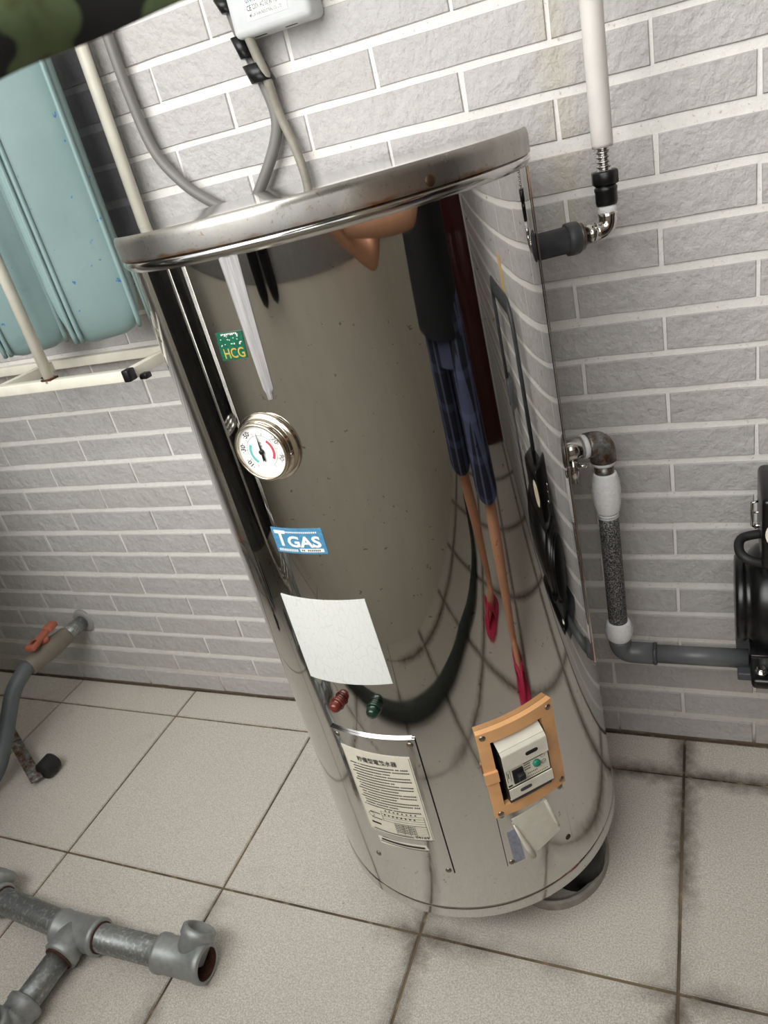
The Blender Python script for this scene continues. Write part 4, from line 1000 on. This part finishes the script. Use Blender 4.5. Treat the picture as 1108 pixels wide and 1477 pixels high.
# ------------------------------------------------------------------ things behind the camera, mirrored in the tank
dh = B().tube(smooth_path([(-1.25, -1.06, 0.026), (-0.98, -1.01, 0.026), (-0.76, -1.03, 0.026), (-0.37, -1.065, 0.026), (-0.03, -1.075, 0.026), (0.35, -1.06, 0.026), (0.64, -1.00, 0.026), (0.95, -1.00, 0.026), (1.3, -1.12, 0.026)], 8), 0.026, 16).build('drain_hose', 'drainhose'); tag(dh, 'dark drain hose lying along the floor, mirrored in the tank', 'hose')
dc = thing('dark_cabinet', 'black cabinet whose rusty flat-bar leg with rubber foot shows at the left edge', 'cabinet', (-1.84, -0.74, 0))
B().box((-1.84, -0.74, 0.93), (0.82, 0.74, 1.36), bev=0.01).build('cabinet_body', 'darkcab', dc)  # dark mirrored object; body enlarged and moved to shade the lower-left corner
for y in (-0.925, -0.555): B().box((-1.426, y, 0.93), (0.016, 0.355, 1.30), bev=0.004).build('cabinet_door', 'darkcab', dc)
ldir = (Vector((-1.61, -0.245, 0.062)) - Vector((-1.418, -0.352, 0.016)))
lm_ = Matrix((ldir.normalized(), ldir.cross(Vector((0, 0, 1))).normalized(), ldir.normalized().cross(ldir.cross(Vector((0, 0, 1))).normalized()))).transposed()
lgo = B().box(Vector((-1.418, -0.352, 0.016)) + ldir * 0.5, (ldir.length, 0.028, 0.006), lm_, bev=0.001).build('leg', 'galv_rust', dc, label='rusty flat-bar leg')
B().cyl((-1.412, -0.295, 0.024), (-1.412, -0.335, 0.024), 0.0235, 24, bev=0.003).build('rubber_foot', 'blackrubber', lgo)
for x, y in ((-1.62, -0.375), (-2.2, -0.40), (-2.2, -1.08), (-1.47, -1.08)): B().box((x, y, 0.126), (0.03, 0.03, 0.252), bev=0.001).build('leg', 'galv_rust', dc)
for k, (x, y, w_) in enumerate(((-1.31, -0.88, 0.13), (-1.35, -0.88, 0.13), (-1.39, -0.88, 0.13))):
    fcm = thing('folding_frame', ('front', 'middle', 'back')[k] + 'most tubular metal frame leaning on the dark cabinet, mirrored in the tank', 'frame', (x, y, 0.0), 'tubular frames by the cabinet')
    P = [(x, y - w_, 1.05), (x, y - w_, 0.35)] + arc_bend((x, y - w_, 0.35), (x, y - w_, 0.16), (x, y, 0.16), 8) + arc_bend((x, y, 0.16), (x, y + w_, 0.16), (x, y + w_, 0.35), 8) + [(x, y + w_, 1.05)]
    B().tube(P, 0.012, 14).build('tube_loop', 'chrome', fcm)
    B().tube([(x, y, 0.16), (x, y, 0.0)], 0.010, 12).build('leg', 'chrome', fcm)
    B().tube([(x, y - w_, 0.62), (x, y + w_, 0.62)], 0.008, 12).build('crossbar', 'chrome', fcm)
# black glove over the ledge
gp = B()
for dxx, ln in ((-0.062, 0.150), (0.046, 0.140)):
    gp.tube([(-0.52 + dxx, -1.325, 1.10), (-0.52 + dxx, -1.318, 1.06), (-0.52 + dxx, -1.318, 1.0), (-0.52 + dxx, -1.318, 1.09 - ln), (-0.52 + dxx, -1.32, 1.072 - ln), (-0.52 + dxx, -1.325, 1.062 - ln)], [0.046, 0.046, 0.045, 0.042, 0.032, 0.012], 14)
gp.box((-0.53, -1.365, 1.088), (0.18, 0.12, 0.034), bev=0.008)
g_ = gp.build('work_glove', 'blackcloth', origin=(-0.53, -1.36, 1.07)); tag(g_, 'black glove with two fingers hanging over the parapet ledge, mirrored below the lid', 'glove')
# masking tape on the wall to the right
mk = B().box((0.46, -0.006, 0.88), (0.05, 0.002, 0.10)).build('masking_tape', 'masking', origin=(0.46, -0.006, 0.88)); tag(mk, 'short strip of masking tape on the brick wall, mirrored at the right of the tank', 'tape')

# ------------------------------------------------------------------ the person taking the picture
per = thing('person', 'person in black top, navy plaid shorts and pink sandals, mirrored in the tank', 'person', (0.60, -0.67, 0.0))
phc = CAM - FWD * 0.020 + DOWN * 0.052 + RIGHT * 0.010
J = {}
def skinned(name, chain, mat, parent, root=0, sub=2):
    """chain: list of (point, radius, parent index)"""
    o0 = Vector(WL[parent.name])
    me = bpy.data.meshes.new(name)
    me.from_pydata([tuple(Vector(c[0]) - o0) for c in chain], [(c[2], i) for i, c in enumerate(chain) if c[2] >= 0], [])
    me.materials.append(M[mat])
    o = bpy.data.objects.new(name, me); COL.objects.link(o); o.parent = parent; WL[o.name] = tuple(o0)
    md = o.modifiers.new('skin', 'SKIN'); md.use_smooth_shade = True
    sk = me.skin_vertices[0].data if me.skin_vertices else None
    if sk is None:
        bm = bmesh.new(); bm.from_mesh(me); bm.verts.layers.skin.verify(); bm.to_mesh(me); bm.free(); sk = me.skin_vertices[0].data
    for i, c in enumerate(chain):
        r = c[1] if isinstance(c[1], tuple) else (c[1], c[1]); sk[i].radius = r; sk[i].use_root = (i == root)
    s2 = o.modifiers.new('sub', 'SUBSURF'); s2.levels = sub; s2.render_levels = sub
    return o
ch = []
def node(p, r, par): ch.append((p, r, par)); return len(ch) - 1
pel = node((0.66, -0.67, 0.90), 0.125, -1)
sp1 = node((0.665, -0.67, 1.02), 0.110, pel); sp2 = node((0.655, -0.675, 1.16), 0.118, sp1); chs = node((0.645, -0.68, 1.27), 0.118, sp2)
nk = node((0.63, -0.69, 1.36), 0.050, chs); hd0 = node((0.615, -0.70, 1.42), 0.052, nk); hd1 = node((0.600, -0.71, 1.47), 0.080, hd0); hd2 = node((0.600, -0.71, 1.54), 0.088, hd1); hd3 = node((0.605, -0.71, 1.60), 0.055, hd2)
def leg(hip, knee, calf, ankle, heel, ball, toe):
    a = node(hip, 0.092, pel); b_ = node(((Vector(hip) + Vector(knee)) / 2), 0.074, a); c = node(knee, 0.060, b_)
    d_ = node(calf, 0.062, c); e = node(ankle, 0.036, d_); h2 = node(heel, 0.032, e); f = node(ball, (0.034, 0.022), h2); node(toe, (0.026, 0.013), f)
leg((0.66, -0.76, 0.84), (0.635, -0.785, 0.46), (0.675, -0.775, 0.32), (0.705, -0.762, 0.10), (0.690, -0.768, 0.058), (0.615, -0.800, 0.048), (0.565, -0.820, 0.040))
leg((0.66, -0.58, 0.84), (0.555, -0.53, 0.46), (0.535, -0.545, 0.32), (0.505, -0.565, 0.10), (0.490, -0.562, 0.058), (0.415, -0.545, 0.048), (0.365, -0.535, 0.040))
lh = phc - RIGHT * 0.052 + DOWN * 0.040 - FWD * 0.030; rh = phc + RIGHT * 0.060 + DOWN * 0.030 - FWD * 0.030
def arm(sh, el, wr, hand):
    a = node(sh, 0.052, chs); b_ = node((Vector(sh) + Vector(el)) / 2, 0.046, a); c = node(el, 0.040, b_); d_ = node((Vector(el) * 0.6 + Vector(wr) * 0.4), 0.039, c); e = node(wr, 0.026, d_); return node(hand, (0.030, 0.020), e)
larm_e = (0.375, -1.085, 0.965); rarm_e = (0.40, -0.66, 1.06)
lwr = lh + Vector((0.055, -0.02, -0.055)); rwr = rh + Vector((0.055, 0.055, -0.055))
arm((0.645, -0.86, 1.29), larm_e, lwr, lh); arm((0.645, -0.50, 1.29), rarm_e, rwr, rh)
bodyo = skinned('body', ch, 'skin', per, 0, 2)
# fingers closing on the phone edges
for hnd, sgn in ((lh, -1), (rh, 1)):
    for k in range(5):
        fc = []
        if k == 0:
            r0 = hnd - DOWN * 0.005; pts_ = [r0, hnd - DOWN * 0.030 - RIGHT * sgn * 0.004 - FWD * 0.006, hnd - DOWN * 0.050 - RIGHT * sgn * 0.020 - FWD * 0.004, hnd - DOWN * 0.058 - RIGHT * sgn * 0.034 + FWD * 0.001]
        else:
            yy = DOWN * (-0.020 + 0.016 * k); ln = (0, 0.9, 1.0, 0.95, 0.78)[k]
            pts_ = [hnd + yy * 0.6, hnd + yy + RIGHT * sgn * 0.012 * ln + FWD * 0.012, hnd + yy + RIGHT * sgn * 0.006 + FWD * 0.032 * ln, hnd + yy - RIGHT * sgn * 0.010 * ln + FWD * 0.036 * ln]
        fc = [(p_, (0.0095, 0.0088, 0.0080, 0.0070)[i], i - 1) for i, p_ in enumerate(pts_)]
        skinned('thumb' if k == 0 else 'finger', fc, 'skin', bodyo, 0, 1)
# face, ears, hair
fdir = Vector((-0.86, -0.42, -0.28)).normalized(); fs_ = fdir.cross(Vector((0, 0, 1))).normalized(); fu = fs_.cross(fdir)
hc = Vector((0.60, -0.71, 1.515))
B().sphere(hc - fdir * 0.012 + fu * 0.012, 0.098, 24, 16, (0.98, 0.95, 1.12)).build('hair', 'hair', per)
fcb = B().sphere(hc + fdir * 0.028 - fu * 0.012, 0.078, 24, 16, (0.95, 0.92, 1.2)); fcb.sphere(hc + fdir * 0.104 - fu * 0.018, 0.014, 12, 8, (1, 0.9, 1.4))
for q in (-1, 1): fcb.sphere(hc + fs_ * 0.088 * q - fu * 0.008, 0.022, 12, 8, (0.9, 0.5, 1.4))
fcb.build('face', 'skin', per)
for q in (-1, 1):
    ey = B().sphere(hc + fdir * 0.092 + fs_ * 0.030 * q + fu * 0.010, 0.011, 12, 8).build('eye', 'eyewhite', per)
    B().sphere(hc + fdir * 0.100 + fs_ * 0.030 * q + fu * 0.010, 0.0055, 10, 8).build('iris', 'hair', ey)
B().sphere(hc + fdir * 0.094 - fu * 0.050, 0.016, 12, 8, (1, 1.3, 0.4)).build('mouth', plain('lips', (170, 84, 78), 0.5), per)
# clothing
def loft(secs, n=28):
    V = []; F = []
    for (c, rx, ry) in secs:
        for k in range(n): a = 2 * math.pi * k / n; V.append((c[0] + rx * math.cos(a), c[1] + ry * math.sin(a), c[2]))
    for i in range(len(secs) - 1):
        for k in range(n): F.append((i * n + k, i * n + (k + 1) % n, (i + 1) * n + (k + 1) % n, (i + 1) * n + k))
    return V, F
V, F = loft([((0.655, -0.70, 0.80), 0.170, 0.225), ((0.66, -0.69, 0.90), 0.165, 0.222), ((0.665, -0.675, 1.02), 0.150, 0.212), ((0.655, -0.675, 1.16), 0.152, 0.218), ((0.645, -0.68, 1.26), 0.140, 0.225), ((0.642, -0.68, 1.315), 0.105, 0.200), ((0.635, -0.685, 1.35), 0.072, 0.085), ((0.633, -0.687, 1.365), 0.062, 0.066)])
sh = B().add(V, F, True)
sh.tube([(0.645, -0.84, 1.285), (0.57, -0.91, 1.21), (0.50, -0.975, 1.12)], [0.085, 0.078, 0.074], 20)
sh.tube([(0.645, -0.52, 1.285), (0.56, -0.56, 1.21), (0.50, -0.60, 1.15)], [0.085, 0.078, 0.074], 20)
sh.build('shirt', 'blackcloth', per, label='loose black top')
V, F = loft([((0.66, -0.67, 0.93), 0.142, 0.190), ((0.66, -0.67, 0.84), 0.158, 0.208), ((0.655, -0.67, 0.74), 0.152, 0.215)])
st_ = B().add(V, F, True)
for hp_, kn in (((0.66, -0.765, 0.80), (0.635, -0.785, 0.475)), ((0.65, -0.575, 0.80), (0.570, -0.545, 0.455))):
    a, b_ = Vector(hp_), Vector(kn); V, F = loft([(a, 0.140, 0.112), (a.lerp(b_, 0.3), 0.130, 0.112), (a.lerp(b_, 0.7), 0.112, 0.110), (b_, 0.108, 0.108)]); st_.add(V, F, True)
st_.build('shorts', 'plaid', per, label='navy plaid knee-length shorts')
for (x0, y0, x1, y1) in ((0.745, -0.748, 0.520, -0.838), (0.545, -0.572, 0.315, -0.525)):
    d_ = Vector((x1 - x0, y1 - y0, 0)); Lf = d_.length; d_.normalize(); t = Vector((-d_.y, d_.x, 0))
    prof = [(0.0, 0.022), (0.02, 0.038), (0.2, 0.045), (0.45, 0.042), (0.7, 0.053), (0.9, 0.046), (1.0, 0.02)]
    poly = [(u * Lf, w_) for u, w_ in prof] + [(u * Lf, -w_) for u, w_ in prof[::-1]]
    sl = B().extrude(poly, (x0, y0, 0.002), d_, t, 0.018).build('sandal', 'pink', per, label='pink rubber sandal')
    o_ = Vector((x0, y0, 0))
    for q in (-1, 1): B().tube(smooth_path([o_ + d_ * Lf * 0.42 + t * 0.036 * q + Vector((0, 0, 0.018)), o_ + d_ * Lf * 0.55 + t * 0.034 * q + Vector((0, 0, 0.058)), o_ + d_ * Lf * 0.72 + t * 0.012 * q + Vector((0, 0, 0.072)), o_ + d_ * Lf * 0.86 + Vector((0, 0, 0.022))], 5), 0.0110, 10).build('strap', 'pink', sl)
ph = B().box(phc, (0.074, 0.155, 0.009), Matrix((RIGHT, DOWN, FWD)).transposed(), bev=0.003, seg=3).build('phone', 'screen', origin=tuple(phc)); tag(ph, 'black phone held up by the person, behind the lens', 'phone')
